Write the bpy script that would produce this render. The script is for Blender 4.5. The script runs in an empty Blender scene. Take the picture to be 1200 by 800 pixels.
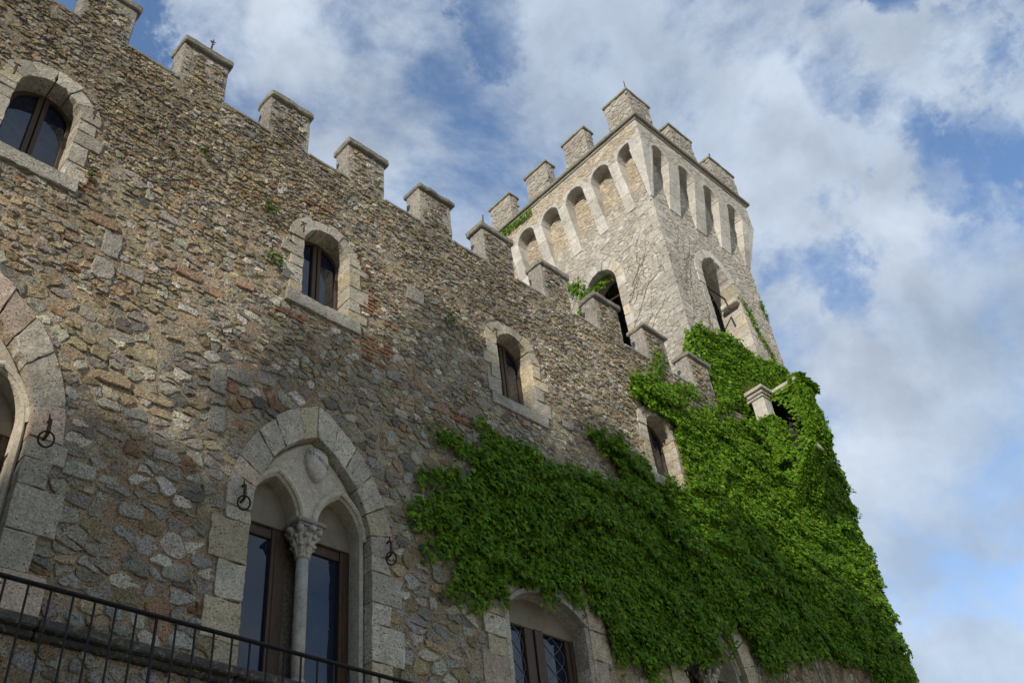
import bpy, bmesh, math, random
import numpy as np
from mathutils import Vector, Matrix
from mathutils.geometry import delaunay_2d_cdt, tessellate_polygon

random.seed(7)
rng = np.random.default_rng(11)
scene = bpy.context.scene
COL = scene.collection

# ------------------------------------------------------------------ camera
R = np.array([[0.72560862, -0.68144182, -0.09554672],
              [0.3995674, 0.53030783, -0.74774294],
              [0.56021249, 0.50439137, 0.65707786]])
CAM = np.array([0.0, 0.0, 1.6])
cd = bpy.data.cameras.new('camera')
cd.sensor_width = 36.0
cd.lens = 35.0
cd.clip_end = 5000.0
cd.clip_start = 0.05
cam = bpy.data.objects.new('camera', cd)
COL.objects.link(cam)
m = Matrix.Identity(4)
for i in range(3):
    m[i][0] = R[0, i]
    m[i][1] = -R[1, i]
    m[i][2] = -R[2, i]
    m[i][3] = CAM[i]
cam.matrix_world = m
scene.camera = cam

# ------------------------------------------------------------------ world, sun, exposure
SUN = Vector((-0.84, -0.37, 0.40)).normalized()
ELEV = math.asin(SUN.z)
AZ = math.atan2(SUN.x, SUN.y)
world = bpy.data.worlds.new('World')
scene.world = world
world.use_nodes = True
wn = world.node_tree
wn.nodes.clear()


def N(tree, typ, **kw):
    n = tree.nodes.new(typ)
    for k, v in kw.items():
        if k == 'inp':
            for a, b in v.items():
                n.inputs[a].default_value = b
        else:
            setattr(n, k, v)
    return n


def L(tree, a, b):
    tree.links.new(a, b)


def build_world():
    t = wn
    out = N(t, 'ShaderNodeOutputWorld')
    sky = N(t, 'ShaderNodeTexSky')
    sky.sky_type = 'NISHITA'
    sky.sun_disc = False
    sky.sun_elevation = ELEV
    sky.sun_rotation = AZ % (2 * math.pi)
    sky.air_density = 1.0
    sky.dust_density = 0.0
    sky.ozone_density = 3.0
    bg1 = N(t, 'ShaderNodeBackground', inp={'Strength': 0.15})
    L(t, sky.outputs[0], bg1.inputs[0])
    tc = N(t, 'ShaderNodeTexCoord')
    mp = N(t, 'ShaderNodeMapping')
    mp.inputs['Location'].default_value = (3.1, 7.4, 1.7)
    mp.inputs['Scale'].default_value = (1.0, 1.0, 1.35)
    L(t, tc.outputs['Generated'], mp.inputs[0])
    n1 = N(t, 'ShaderNodeTexNoise', inp={'Scale': 5.2, 'Detail': 11.0, 'Roughness': 0.62, 'Distortion': 0.2})
    L(t, mp.outputs[0], n1.inputs['Vector'])
    n2 = N(t, 'ShaderNodeTexNoise', inp={'Scale': 2.2, 'Detail': 6.0, 'Roughness': 0.55, 'Distortion': 0.2})
    mp2 = N(t, 'ShaderNodeMapping')
    mp2.inputs['Location'].default_value = (-2.3, 0.4, 5.2)
    L(t, tc.outputs['Generated'], mp2.inputs[0])
    L(t, mp2.outputs[0], n2.inputs['Vector'])
    # open blue gaps between the cloud banks: direction, cosine of radius, depth
    field = n1.outputs['Fac']
    nrm = N(t, 'ShaderNodeVectorMath', operation='NORMALIZE')
    wp = N(t, 'ShaderNodeTexNoise', inp={'Scale': 9.0, 'Detail': 6.0, 'Roughness': 0.65})
    L(t, tc.outputs['Generated'], wp.inputs['Vector'])
    wx = N(t, 'ShaderNodeVectorMath', operation='MULTIPLY_ADD')
    wx.inputs[1].default_value = (0.26, 0.26, 0.26)
    L(t, wp.outputs['Color'], wx.inputs[0])
    wo = N(t, 'ShaderNodeVectorMath', operation='SUBTRACT')
    wo.inputs[1].default_value = (0.13, 0.13, 0.13)
    L(t, tc.outputs['Generated'], wo.inputs[0])
    L(t, wo.outputs[0], wx.inputs[2])
    L(t, wx.outputs[0], nrm.inputs[0])
    gaps = GAPS
    for d, cr, amp in gaps:
        dv = Vector(d).normalized()
        dot = N(t, 'ShaderNodeVectorMath', operation='DOT_PRODUCT')
        dot.inputs[1].default_value = dv
        L(t, nrm.outputs[0], dot.inputs[0])
        mr = N(t, 'ShaderNodeMapRange', interpolation_type='SMOOTHSTEP')
        mr.inputs['From Min'].default_value = cr
        mr.inputs['From Max'].default_value = 1.0
        mr.inputs['To Min'].default_value = 0.0
        mr.inputs['To Max'].default_value = amp
        L(t, dot.outputs['Value'], mr.inputs['Value'])
        sb = N(t, 'ShaderNodeMath', operation='SUBTRACT')
        L(t, field, sb.inputs[0])
        L(t, mr.outputs[0], sb.inputs[1])
        field = sb.outputs[0]
    cov = N(t, 'ShaderNodeMapRange', interpolation_type='SMOOTHSTEP')
    cov.inputs['From Min'].default_value = 0.29
    cov.inputs['From Max'].default_value = 0.57
    cov.inputs['To Min'].default_value = 0.0
    cov.inputs['To Max'].default_value = 0.87
    L(t, field, cov.inputs['Value'])
    cr = N(t, 'ShaderNodeValToRGB')
    e = cr.color_ramp.elements
    e[0].position = 0.30
    e[0].color = (0.265, 0.325, 0.405, 1)
    e[1].position = 0.72
    e[1].color = (0.51, 0.55, 0.60, 1)
    mid = e.new(0.52)
    mid.color = (0.365, 0.42, 0.49, 1)
    L(t, n2.outputs['Fac'], cr.inputs[0])
    # the side of each puff that faces the sun is brighter
    def cloud_noise(off):
        m_ = N(t, 'ShaderNodeMapping')
        m_.inputs['Location'].default_value = (off[0] + 0.6, off[1] + 4.1, off[2] + 2.2)
        L(t, tc.outputs['Generated'], m_.inputs[0])
        n_ = N(t, 'ShaderNodeTexNoise', inp={'Scale': 6.5, 'Detail': 7.0, 'Roughness': 0.58, 'Distortion': 0.15})
        L(t, m_.outputs[0], n_.inputs['Vector'])
        return n_.outputs['Fac']
    na = cloud_noise((0, 0, 0))
    nb = cloud_noise(tuple(SUN * 0.05))
    df = N(t, 'ShaderNodeMath', operation='SUBTRACT')
    L(t, na, df.inputs[0])
    L(t, nb, df.inputs[1])
    lit = N(t, 'ShaderNodeMapRange')
    for k_, v_ in zip(('From Min', 'From Max', 'To Min', 'To Max'), (-0.16, 0.16, 0.84, 1.20)):
        lit.inputs[k_].default_value = v_
    L(t, df.outputs[0], lit.inputs['Value'])
    cm = N(t, 'ShaderNodeVectorMath', operation='SCALE')
    L(t, cr.outputs[0], cm.inputs[0])
    L(t, lit.outputs[0], cm.inputs['Scale'])
    bg2 = N(t, 'ShaderNodeBackground', inp={'Strength': 1.0})
    L(t, cm.outputs[0], bg2.inputs[0])
    mix = N(t, 'ShaderNodeMixShader')
    L(t, cov.outputs[0], mix.inputs[0])
    L(t, bg1.outputs[0], mix.inputs[1])
    L(t, bg2.outputs[0], mix.inputs[2])
    L(t, mix.outputs[0], out.inputs[0])


def ray(u, v):
    return tuple(R.T @ np.array([(u - 600) / 1166.667, (v - 400) / 1166.667, 1]))


GAPS = [((0.085, 0.660, 0.950), 0.9980, 0.22),
        ((0.150, 0.625, 0.915), 0.9984, 0.20),
        ((0.725, 0.040, 0.900), 0.9988, 0.19),
        ((0.770, 0.035, 0.810), 0.9990, 0.13),
        ((0.715, 0.155, 0.840), 0.9985, 0.09),
        ((0.755, 0.120, 0.790), 0.9988, 0.10),
        ((0.77, 0.26, 0.70), 0.9978, 0.15),
        ((0.81, 0.105, 0.745), 0.9985, 0.13),
        ((0.86, 0.05, 0.77), 0.9990, 0.10),
        ((0.415, 0.355, 0.955), 0.9985, 0.11)]
build_world()

sd = bpy.data.lights.new('sun', 'SUN')
sd.energy = 3.5
sd.angle = math.radians(1.2)
sd.color = (1.0, 0.91, 0.80)
sun = bpy.data.objects.new('sun', sd)
COL.objects.link(sun)
sun.rotation_euler = (-SUN).to_track_quat('-Z', 'Y').to_euler()
sun.location = (-30, -20, 40)

scene.view_settings.view_transform = 'Standard'
scene.view_settings.look = 'None'
scene.view_settings.exposure = 0.56
scene.view_settings.gamma = 1.0
scene.view_settings.use_curve_mapping = False
scene.render.engine = 'CYCLES'

# ------------------------------------------------------------------ numeric helpers


def vnoise(p, seed=0):
    """value noise of (n,3) points, 0..1"""
    p = np.asarray(p, float)
    i = np.floor(p).astype(np.int64)
    f = p - i
    f = f * f * (3 - 2 * f)

    def h(a, b, c):
        n = (a * 73856093) ^ (b * 19349663) ^ (c * 83492791) ^ (seed * 2654435761)
        n = (n ^ (n >> 13)) * 1274126177 & 0x7fffffff
        n = (n ^ (n >> 16)) & 0xffffff
        return n / float(0xffffff)
    x, y, z = i[:, 0], i[:, 1], i[:, 2]
    r = 0
    for dx in (0, 1):
        wx = f[:, 0] if dx else 1 - f[:, 0]
        for dy in (0, 1):
            wy = f[:, 1] if dy else 1 - f[:, 1]
            for dz in (0, 1):
                wz = f[:, 2] if dz else 1 - f[:, 2]
                r = r + h(x + dx, y + dy, z + dz) * wx * wy * wz
    return r


def fbm(p, oct=4, seed=0):
    p = np.asarray(p, float)
    s, a, tot = 0, 1.0, 0
    for k in range(oct):
        s = s + a * vnoise(p * (2 ** k) + 13.7 * k, seed + k)
        tot += a
        a *= 0.5
    return s / tot


def fb2(u, v, sc, oct=4, seed=0):
    u = np.atleast_1d(u)
    v = np.atleast_1d(v)
    return fbm(np.stack([u * sc, v * sc, np.full_like(u, 3.3, dtype=float)], 1), oct, seed)


def inpoly(px, pz, poly):
    poly = np.asarray(poly, float)
    px = np.asarray(px, float)
    pz = np.asarray(pz, float)
    ins = np.zeros(px.shape, bool)
    n = len(poly)
    for i in range(n):
        x1, z1 = poly[i]
        x2, z2 = poly[(i + 1) % n]
        if z1 == z2:
            continue
        c = ((z1 > pz) != (z2 > pz)) & (px < (x2 - x1) * (pz - z1) / (z2 - z1) + x1)
        ins ^= c
    return ins


def project(P):
    c = (np.asarray(P) - CAM) @ R.T
    return 600 + 1166.667 * c[:, 0] / c[:, 2], 400 + 1166.667 * c[:, 1] / c[:, 2], c[:, 2]


# ------------------------------------------------------------------ object helpers
ORG = {}


def mesh_np(name, V, polys, tint=None, smooth=True):
    V = np.asarray(V, np.float32).reshape(-1, 3)
    me = bpy.data.meshes.new(name)
    me.vertices.add(len(V))
    me.vertices.foreach_set('co', V.ravel())
    idx, tot = [], []
    for p in polys:
        p = np.asarray(p, np.int32)
        if p.size == 0:
            continue
        idx.append(p.ravel())
        tot.append(np.full(len(p), p.shape[1], np.int32))
    idx = np.concatenate(idx)
    tot = np.concatenate(tot)
    st = np.concatenate([[0], np.cumsum(tot)[:-1]]).astype(np.int32)
    me.loops.add(len(idx))
    me.loops.foreach_set('vertex_index', idx)
    me.polygons.add(len(tot))
    me.polygons.foreach_set('loop_start', st)
    me.polygons.foreach_set('loop_total', tot)
    me.polygons.foreach_set('use_smooth', np.full(len(tot), smooth, bool))
    if tint is not None:
        set_tint(me, tint)
    me.update(calc_edges=True)
    me.validate()
    return me


def set_tint(me, tint):
    a = me.color_attributes.new('tint', 'FLOAT_COLOR', 'POINT')
    n = len(me.vertices)
    t = np.ones((n, 4), np.float32)
    t[:, :3] = np.asarray(tint, np.float32)
    a.data.foreach_set('color', t.ravel())


def link(name, me, mat=None, parent=None, org=None):
    """me holds world coordinates; recentre it on its base and parent it"""
    o = bpy.data.objects.new(name, me)
    COL.objects.link(o)
    n = len(me.vertices)
    co = np.empty(n * 3, np.float32)
    me.vertices.foreach_get('co', co)
    co = co.reshape(-1, 3)
    if org is None:
        lo, hi = co.min(0), co.max(0)
        org = np.array([(lo[0] + hi[0]) / 2, (lo[1] + hi[1]) / 2, lo[2]])
    org = np.asarray(org, float)
    me.vertices.foreach_set('co', (co - org).astype(np.float32).ravel())
    me.update()
    ORG[o.name] = org
    if parent is not None:
        o.parent = parent
        o.location = org - ORG[parent.name]
    else:
        o.location = org
    if mat:
        me.materials.clear()
        me.materials.append(mat)
    return o


def empty(name, loc):
    o = bpy.data.objects.new(name, None)
    COL.objects.link(o)
    o.location = loc
    o.empty_display_size = 0.3
    ORG[o.name] = np.asarray(loc, float)
    return o


def tag(o, label, cat, group=None, kind=None):
    if label:
        o['label'] = label
    if cat:
        o['category'] = cat
    if group:
        o['group'] = group
    if kind:
        o['kind'] = kind
    return o


class MB:
    """collects pieces that belong to ONE mesh"""

    def __init__(s):
        s.V, s.F, s.T, s.n = [], [], [], 0

    def add(s, V, faces, tint=(1, 1, 1)):
        V = np.asarray(V, float).reshape(-1, 3)
        s.V.append(V)
        for f in faces:
            s.F.append([i + s.n for i in f])
        s.T.append(np.tile(np.asarray(tint, float), (len(V), 1)) if np.ndim(tint) == 1 else tint)
        s.n += len(V)

    def build(s, name, mat, parent=None, smooth=False, jitter=0.0, org=None):
        V = np.concatenate(s.V)
        if jitter:
            V = V + (np.stack([vnoise(V * 7 + 11 * k, 5 + k) for k in range(3)], 1) - 0.5) * 2 * jitter
        groups = {}
        for f in s.F:
            groups.setdefault(len(f), []).append(f)
        me = mesh_np(name, V, [np.array(g) for g in groups.values()], np.concatenate(s.T), smooth)
        return link(name, me, mat, parent, org)


def box_vf(x0, x1, y0, y1, z0, z1, bev=0.01, cut=0.0):
    bm = bmesh.new()
    bmesh.ops.create_cube(bm, size=1)
    for v in bm.verts:
        v.co = Vector((x0 + (v.co.x + .5) * (x1 - x0), y0 + (v.co.y + .5) * (y1 - y0), z0 + (v.co.z + .5) * (z1 - z0)))
    if bev:
        bmesh.ops.bevel(bm, geom=bm.edges[:] + bm.verts[:], offset=bev, segments=1, affect='EDGES', profile=0.5)
    if cut:
        for ax, (a, b) in enumerate(((x0, x1), (y0, y1), (z0, z1))):
            k = int((b - a) / cut)
            for i in range(1, k + 1):
                p = a + (b - a) * i / (k + 1)
                co = [0, 0, 0]
                no = [0, 0, 0]
                co[ax] = p
                no[ax] = 1
                bmesh.ops.bisect_plane(bm, geom=bm.verts[:] + bm.edges[:] + bm.faces[:], plane_co=co, plane_no=no)
    bm.verts.index_update()
    V = [tuple(v.co) for v in bm.verts]
    F = [[v.index for v in f.verts] for f in bm.faces]
    bm.free()
    return V, F


def box(name, mat, parent, dims, bev=0.01, cut=0.0, jitter=0.0, tint=(1, 1, 1), smooth=False):
    mb = MB()
    V, F = box_vf(*dims, bev=bev, cut=cut)
    mb.add(V, F, tint)
    return mb.build(name, mat, parent, smooth, jitter)


def frame_y(Y):
    return lambda u, v, h: np.stack([u, Y - h, v], -1)


def frame_x(X):
    return lambda u, v, h: np.stack([X - h, -u, v], -1)


def extrude(mb, poly, h0, h1, fr, bev=0.012, tint=(1, 1, 1), tilt=0.0):
    """poly (n,2) anticlockwise as seen from outside; from depth h0 (inside) to h1 (front) with a chamfer"""
    P = np.asarray(poly, float)
    n = len(P)
    a = np.sum(P[:, 0] * np.roll(P[:, 1], -1) - np.roll(P[:, 0], -1) * P[:, 1])
    if a < 0:
        P = P[::-1]
    e1 = P - np.roll(P, 1, 0)
    e2 = np.roll(P, -1, 0) - P
    n1 = np.stack([-e1[:, 1], e1[:, 0]], 1)
    n1 /= np.linalg.norm(n1, axis=1, keepdims=True) + 1e-9
    n2 = np.stack([-e2[:, 1], e2[:, 0]], 1)
    n2 /= np.linalg.norm(n2, axis=1, keepdims=True) + 1e-9
    nn = n1 + n2
    nn /= np.maximum(np.sum(nn * n1, 1, keepdims=True), 0.35)
    Q = P + nn * bev
    z = np.zeros(n)
    tl = tilt * (P[:, 1] - P[:, 1].mean())
    V = np.concatenate([fr(P[:, 0], P[:, 1], z + h0), fr(P[:, 0], P[:, 1], z + h1 - bev + tl), fr(Q[:, 0], Q[:, 1], z + h1 + tl)])
    F = []
    for i in range(n):
        j = (i + 1) % n
        F.append([i, j, n + j, n + i])
        F.append([n + i, n + j, 2 * n + j, 2 * n + i])
    tri = tessellate_polygon([[Vector((p[0], p[1], 0)) for p in Q]])
    for t in tri:
        q = Q[list(t)]
        ar = (q[1][0] - q[0][0]) * (q[2][1] - q[0][1]) - (q[2][0] - q[0][0]) * (q[1][1] - q[0][1])
        t = list(t) if ar > 0 else list(t)[::-1]
        F.append([2 * n + k for k in t])
        F.append([k for k in t[::-1]])
    mb.add(V, F, tint)


def tube(mb, pts, r, seg=8, tint=(1, 1, 1), caps=True):
    pts = [Vector(p) for p in pts]
    rs = r if hasattr(r, '__len__') else [r] * len(pts)
    V, F = [], []
    up = None
    for i, p in enumerate(pts):
        t = (pts[min(i + 1, len(pts) - 1)] - pts[max(i - 1, 0)]).normalized()
        if up is None:
            a = t.orthogonal().normalized()
        else:
            a = (up - t * up.dot(t)).normalized()
        up = a
        b = t.cross(a)
        for k in range(seg):
            an = 2 * math.pi * k / seg
            V.append(p + (a * math.cos(an) + b * math.sin(an)) * rs[i])
    for i in range(len(pts) - 1):
        for k in range(seg):
            k2 = (k + 1) % seg
            F.append([i * seg + k, i * seg + k2, (i + 1) * seg + k2, (i + 1) * seg + k])
    if caps:
        F.append(list(range(seg))[::-1])
        F.append([(len(pts) - 1) * seg + k for k in range(seg)])
    mb.add(V, F, tint)


def lathe(mb, prof, cx, cy, seg=24, tint=(1, 1, 1)):
    V, F = [], []
    for r, z in prof:
        for k in range(seg):
            a = 2 * math.pi * k / seg
            V.append((cx + r * math.cos(a), cy + r * math.sin(a), z))
    for i in range(len(prof) - 1):
        for k in range(seg):
            k2 = (k + 1) % seg
            F.append([i * seg + k, i * seg + k2, (i + 1) * seg + k2, (i + 1) * seg + k])
    F.append(list(range(seg))[::-1])
    F.append([(len(prof) - 1) * seg + k for k in range(seg)])
    mb.add(V, F, tint)


# ------------------------------------------------------------------ materials


def newmat(name):
    mt = bpy.data.materials.new(name)
    mt.use_nodes = True
    t = mt.node_tree
    b = t.nodes['Principled BSDF']
    return mt, t, b


def stone_mat(name, bump=0.5, scale=1.0, pits=0.0, speck=0.35, rough=0.93, lichen=0.0, lo=0.62, hi=1.3, stain=0.0, veins=0.0, pitscale=1.0):
    mt, t, b = newmat(name)
    b.inputs['Roughness'].default_value = rough
    b.inputs['Specular IOR Level'].default_value = 0.2
    g = N(t, 'ShaderNodeNewGeometry')
    at = N(t, 'ShaderNodeAttribute', attribute_name='tint')
    pos = g.outputs['Position']

    def noise(sc, det=6.0, ro=0.6, dist=0.0):
        n = N(t, 'ShaderNodeTexNoise', inp={'Scale': sc * scale, 'Detail': det, 'Roughness': ro, 'Distortion': dist})
        L(t, pos, n.inputs['Vector'])
        return n.outputs['Fac']

    def rng_(src, a, b_, c, d):
        r = N(t, 'ShaderNodeMapRange')
        for k, v in zip(('From Min', 'From Max', 'To Min', 'To Max'), (a, b_, c, d)):
            r.inputs[k].default_value = v
        L(t, src, r.inputs['Value'])
        return r.outputs[0]

    def mul(a, b_, fac=1.0, typ='MULTIPLY'):
        mx = N(t, 'ShaderNodeMix', data_type='RGBA', blend_type=typ)
        if hasattr(fac, 'links'):
            L(t, fac, mx.inputs[0])
        else:
            mx.inputs[0].default_value = fac
        for s, k in ((a, 6), (b_, 7)):
            if hasattr(s, 'links'):
                L(t, s, mx.inputs[k])
            else:
                mx.inputs[k].default_value = s
        return mx.outputs[2]
    fine = noise(38, 8, 0.7)
    mid = noise(9, 6, 0.65, 0.4)
    big = noise(1.3, 5, 0.6, 0.3)
    c = at.outputs['Color']
    c = mul(c, rng_(fine, 0.3, 0.7, lo, hi))
    c = mul(c, rng_(mid, 0.28, 0.72, 0.75, 1.22))
    c = mul(c, rng_(big, 0.3, 0.7, 0.86, 1.12))
    if speck:
        sp = rng_(noise(30, 5, 0.7), 0.56, 0.66, 0.0, speck)
        c = mul(c, (0.075, 0.066, 0.054, 1), sp, 'MIX')
    if lichen:
        li = rng_(noise(14, 7, 0.7, 0.6), 0.52, 0.66, 0.0, lichen)
        c = mul(c, (0.34, 0.32, 0.20, 1), li, 'MIX')
        li2 = rng_(noise(7, 7, 0.75, 0.8), 0.54, 0.64, 0.0, lichen)
        c = mul(c, (0.085, 0.08, 0.06, 1), li2, 'MIX')
    if stain:
        st = rng_(noise(0.9, 6, 0.65, 0.8), 0.52, 0.68, 0.0, stain)
        c = mul(c, (0.095, 0.085, 0.068, 1), st, 'MIX')
    height = None
    h1 = rng_(fine, 0.25, 0.75, 0, 1)
    h2 = rng_(mid, 0.25, 0.75, 0, 1)
    ad = N(t, 'ShaderNodeMath', operation='MULTIPLY_ADD')
    ad.inputs[1].default_value = 1.8
    L(t, h2, ad.inputs[0])
    L(t, h1, ad.inputs[2])
    height = ad.outputs[0]
    if pits:
        v = N(t, 'ShaderNodeTexVoronoi', inp={'Scale': 17 * scale * pitscale, 'Randomness': 1.0})
        mpx = N(t, 'ShaderNodeMapping')
        mpx.inputs['Scale'].default_value = (1, 1, 1.7)
        L(t, pos, mpx.inputs[0])
        wob = N(t, 'ShaderNodeTexNoise', inp={'Scale': 30.0, 'Detail': 3.0})
        L(t, pos, wob.inputs['Vector'])
        wm = N(t, 'ShaderNodeMix', data_type='RGBA', blend_type='LINEAR_LIGHT')
        wm.inputs[0].default_value = 0.035
        L(t, mpx.outputs[0], wm.inputs[6])
        L(t, wob.outputs['Color'], wm.inputs[7])
        L(t, wm.outputs[2], v.inputs['Vector'])
        pm = rng_(v.outputs['Distance'], 0.16, 0.27, 1.0, 0.0)
        gate = rng_(noise(4.5, 4, 0.6), 0.40, 0.50, 0.0, 1.0)
        pg = N(t, 'ShaderNodeMath', operation='MULTIPLY')
        L(t, pm, pg.inputs[0])
        L(t, gate, pg.inputs[1])
        pk = N(t, 'ShaderNodeMath', operation='MULTIPLY')
        L(t, pg.outputs[0], pk.inputs[0])
        pk.inputs[1].default_value = pits
        c = mul(c, (0.07, 0.058, 0.045, 1), pk.outputs[0], 'MIX')
        sb = N(t, 'ShaderNodeMath', operation='MULTIPLY_ADD')
        sb.inputs[1].default_value = -2.5
        L(t, pg.outputs[0], sb.inputs[0])
        L(t, height, sb.inputs[2])
        height = sb.outputs[0]
    if veins:
        # hairline cracks and dead climbing stems clinging to the stone
        wv = N(t, 'ShaderNodeTexNoise', inp={'Scale': 1.5, 'Detail': 4.0})
        L(t, pos, wv.inputs['Vector'])
        wm = N(t, 'ShaderNodeMix', data_type='RGBA', blend_type='LINEAR_LIGHT')
        wm.inputs[0].default_value = 0.10
        L(t, pos, wm.inputs[6])
        L(t, wv.outputs['Color'], wm.inputs[7])
        v = N(t, 'ShaderNodeTexVoronoi', feature='DISTANCE_TO_EDGE', inp={'Scale': 2.6})
        L(t, wm.outputs[2], v.inputs['Vector'])
        vm = rng_(v.outputs['Distance'], 0.0, 0.03, veins, 0.0)
        c = mul(c, (0.10, 0.085, 0.065, 1), vm, 'MIX')
    L(t, c, b.inputs['Base Color'])
    bp = N(t, 'ShaderNodeBump', inp={'Strength': bump, 'Distance': 0.03})
    L(t, height, bp.inputs['Height'])
    L(t, bp.outputs[0], b.inputs['Normal'])
    return mt


M_RUBBLE = stone_mat('rubble_stone', bump=1.0, speck=0.7, stain=0.4, lo=0.42, hi=1.55, pits=0.75, pitscale=1.25)
M_MORTAR = stone_mat('old_mortar', bump=1.0, speck=0.8, stain=0.4, lo=0.40, hi=1.5, pits=0.85, pitscale=1.5)
M_DRESSED = stone_mat('travertine_block', bump=0.6, pits=0.95, speck=0.5, lo=0.52, hi=1.36, stain=0.4, lichen=0.16)
M_SMOOTH = stone_mat('carved_limestone', bump=0.3, pits=0.45, speck=0.32, lo=0.74, hi=1.18, stain=0.22)
M_COPING = stone_mat('lichened_coping', bump=0.5, speck=0.4, lichen=0.55, lo=0.65, hi=1.25)
M_TOWER = stone_mat('tower_stone', bump=0.75, speck=0.38, lo=0.65, hi=1.25, veins=0.0)
M_TOWERW = stone_mat('tower_white_stone', bump=0.35, pits=0.3, speck=0.3, lo=0.74, hi=1.16, stain=0.3, lichen=0.12)


def plain(name, col, rough=0.7, metal=0.0, nsc=20, lo=0.7, hi=1.25, bump=0.2, stretch=None):
    mt, t, b = newmat(name)
    b.inputs['Roughness'].default_value = rough
    b.inputs['Metallic'].default_value = metal
    b.inputs['Specular IOR Level'].default_value = 0.3
    g = N(t, 'ShaderNodeNewGeometry')
    src = g.outputs['Position']
    if stretch:
        mp = N(t, 'ShaderNodeMapping')
        mp.inputs['Scale'].default_value = stretch
        L(t, src, mp.inputs[0])
        src = mp.outputs[0]
    n = N(t, 'ShaderNodeTexNoise', inp={'Scale': nsc, 'Detail': 6.0, 'Roughness': 0.65})
    L(t, src, n.inputs['Vector'])
    r = N(t, 'ShaderNodeMapRange')
    for k, v in zip(('From Min', 'From Max', 'To Min', 'To Max'), (0.3, 0.7, lo, hi)):
        r.inputs[k].default_value = v
    L(t, n.outputs['Fac'], r.inputs['Value'])
    mx = N(t, 'ShaderNodeMix', data_type='RGBA', blend_type='MULTIPLY')
    mx.inputs[0].default_value = 1
    mx.inputs[6].default_value = (*col, 1)
    L(t, r.outputs[0], mx.inputs[7])
    L(t, mx.outputs[2], b.inputs['Base Color'])
    bp = N(t, 'ShaderNodeBump', inp={'Strength': bump, 'Distance': 0.01})
    L(t, n.outputs['Fac'], bp.inputs['Height'])
    L(t, bp.outputs[0], b.inputs['Normal'])
    return mt


M_WOOD = plain('varnished_oak', (0.062, 0.037, 0.020), 0.5, nsc=14, stretch=(6, 6, 0.5), lo=0.5, hi=1.5)
M_PANEL = plain('beige_panel', (0.19, 0.165, 0.125), 0.8, nsc=8, lo=0.85, hi=1.12)
M_IRON = plain('black_iron', (0.014, 0.013, 0.013), 0.7, 0.1, nsc=40, lo=0.6, hi=1.6)
M_RUST = plain('rusty_iron', (0.075, 0.038, 0.026), 0.85, 0.2, nsc=50, lo=0.5, hi=1.5, bump=0.5)
M_LEAD = plain('lead_came', (0.17, 0.165, 0.15), 0.6, 0.3)
M_BARK = plain('bark', (0.09, 0.065, 0.045), 0.95, nsc=18, stretch=(3, 3, 0.6), lo=0.5, hi=1.5, bump=0.8)
M_STEM = plain('vine_stem', (0.16, 0.135, 0.105), 0.9, nsc=25)
M_GROUND = plain('gravel_ground', (0.44, 0.39, 0.31), 0.95, nsc=6, lo=0.6, hi=1.4, bump=0.6)
M_DARK = plain('shade_black', (0.028, 0.025, 0.022), 0.95, nsc=3)  # near-black colour stands in for the shade inside the turret hollow


def glass_mat():
    mt, t, b = newmat('window_glass')
    b.inputs['Base Color'].default_value = (0.004, 0.010, 0.026, 1)
    b.inputs['Roughness'].default_value = 0.03
    b.inputs['IOR'].default_value = 1.52
    b.inputs['Specular IOR Level'].default_value = 0.75
    g = N(t, 'ShaderNodeNewGeometry')
    n = N(t, 'ShaderNodeTexNoise', inp={'Scale': 3.0, 'Detail': 2.0})
    L(t, g.outputs['Position'], n.inputs['Vector'])
    bp = N(t, 'ShaderNodeBump', inp={'Strength': 0.06, 'Distance': 0.03})
    L(t, n.outputs['Fac'], bp.inputs['Height'])
    L(t, bp.outputs[0], b.inputs['Normal'])
    return mt


M_GLASS = glass_mat()


def leaf_mat(name):
    mt, t, b = newmat(name)
    at = N(t, 'ShaderNodeAttribute', attribute_name='tint')
    b.inputs['Roughness'].default_value = 0.6
    b.inputs['Specular IOR Level'].default_value = 0.14
    L(t, at.outputs['Color'], b.inputs['Base Color'])
    tr = N(t, 'ShaderNodeBsdfTranslucent')
    mx = N(t, 'ShaderNodeMix', data_type='RGBA', blend_type='MULTIPLY')
    mx.inputs[0].default_value = 1
    mx.inputs[7].default_value = (1.5, 1.5, 0.5, 1)
    L(t, at.outputs['Color'], mx.inputs[6])
    L(t, mx.outputs[2], tr.inputs[0])
    ms = N(t, 'ShaderNodeMixShader')
    ms.inputs[0].default_value = 0.34
    L(t, b.outputs[0], ms.inputs[1])
    L(t, tr.outputs[0], ms.inputs[2])
    L(t, ms.outputs[0], t.nodes['Material Output'].inputs[0])
    return mt


M_LEAF = leaf_mat('creeper_leaf')

# ------------------------------------------------------------------ stones


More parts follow.
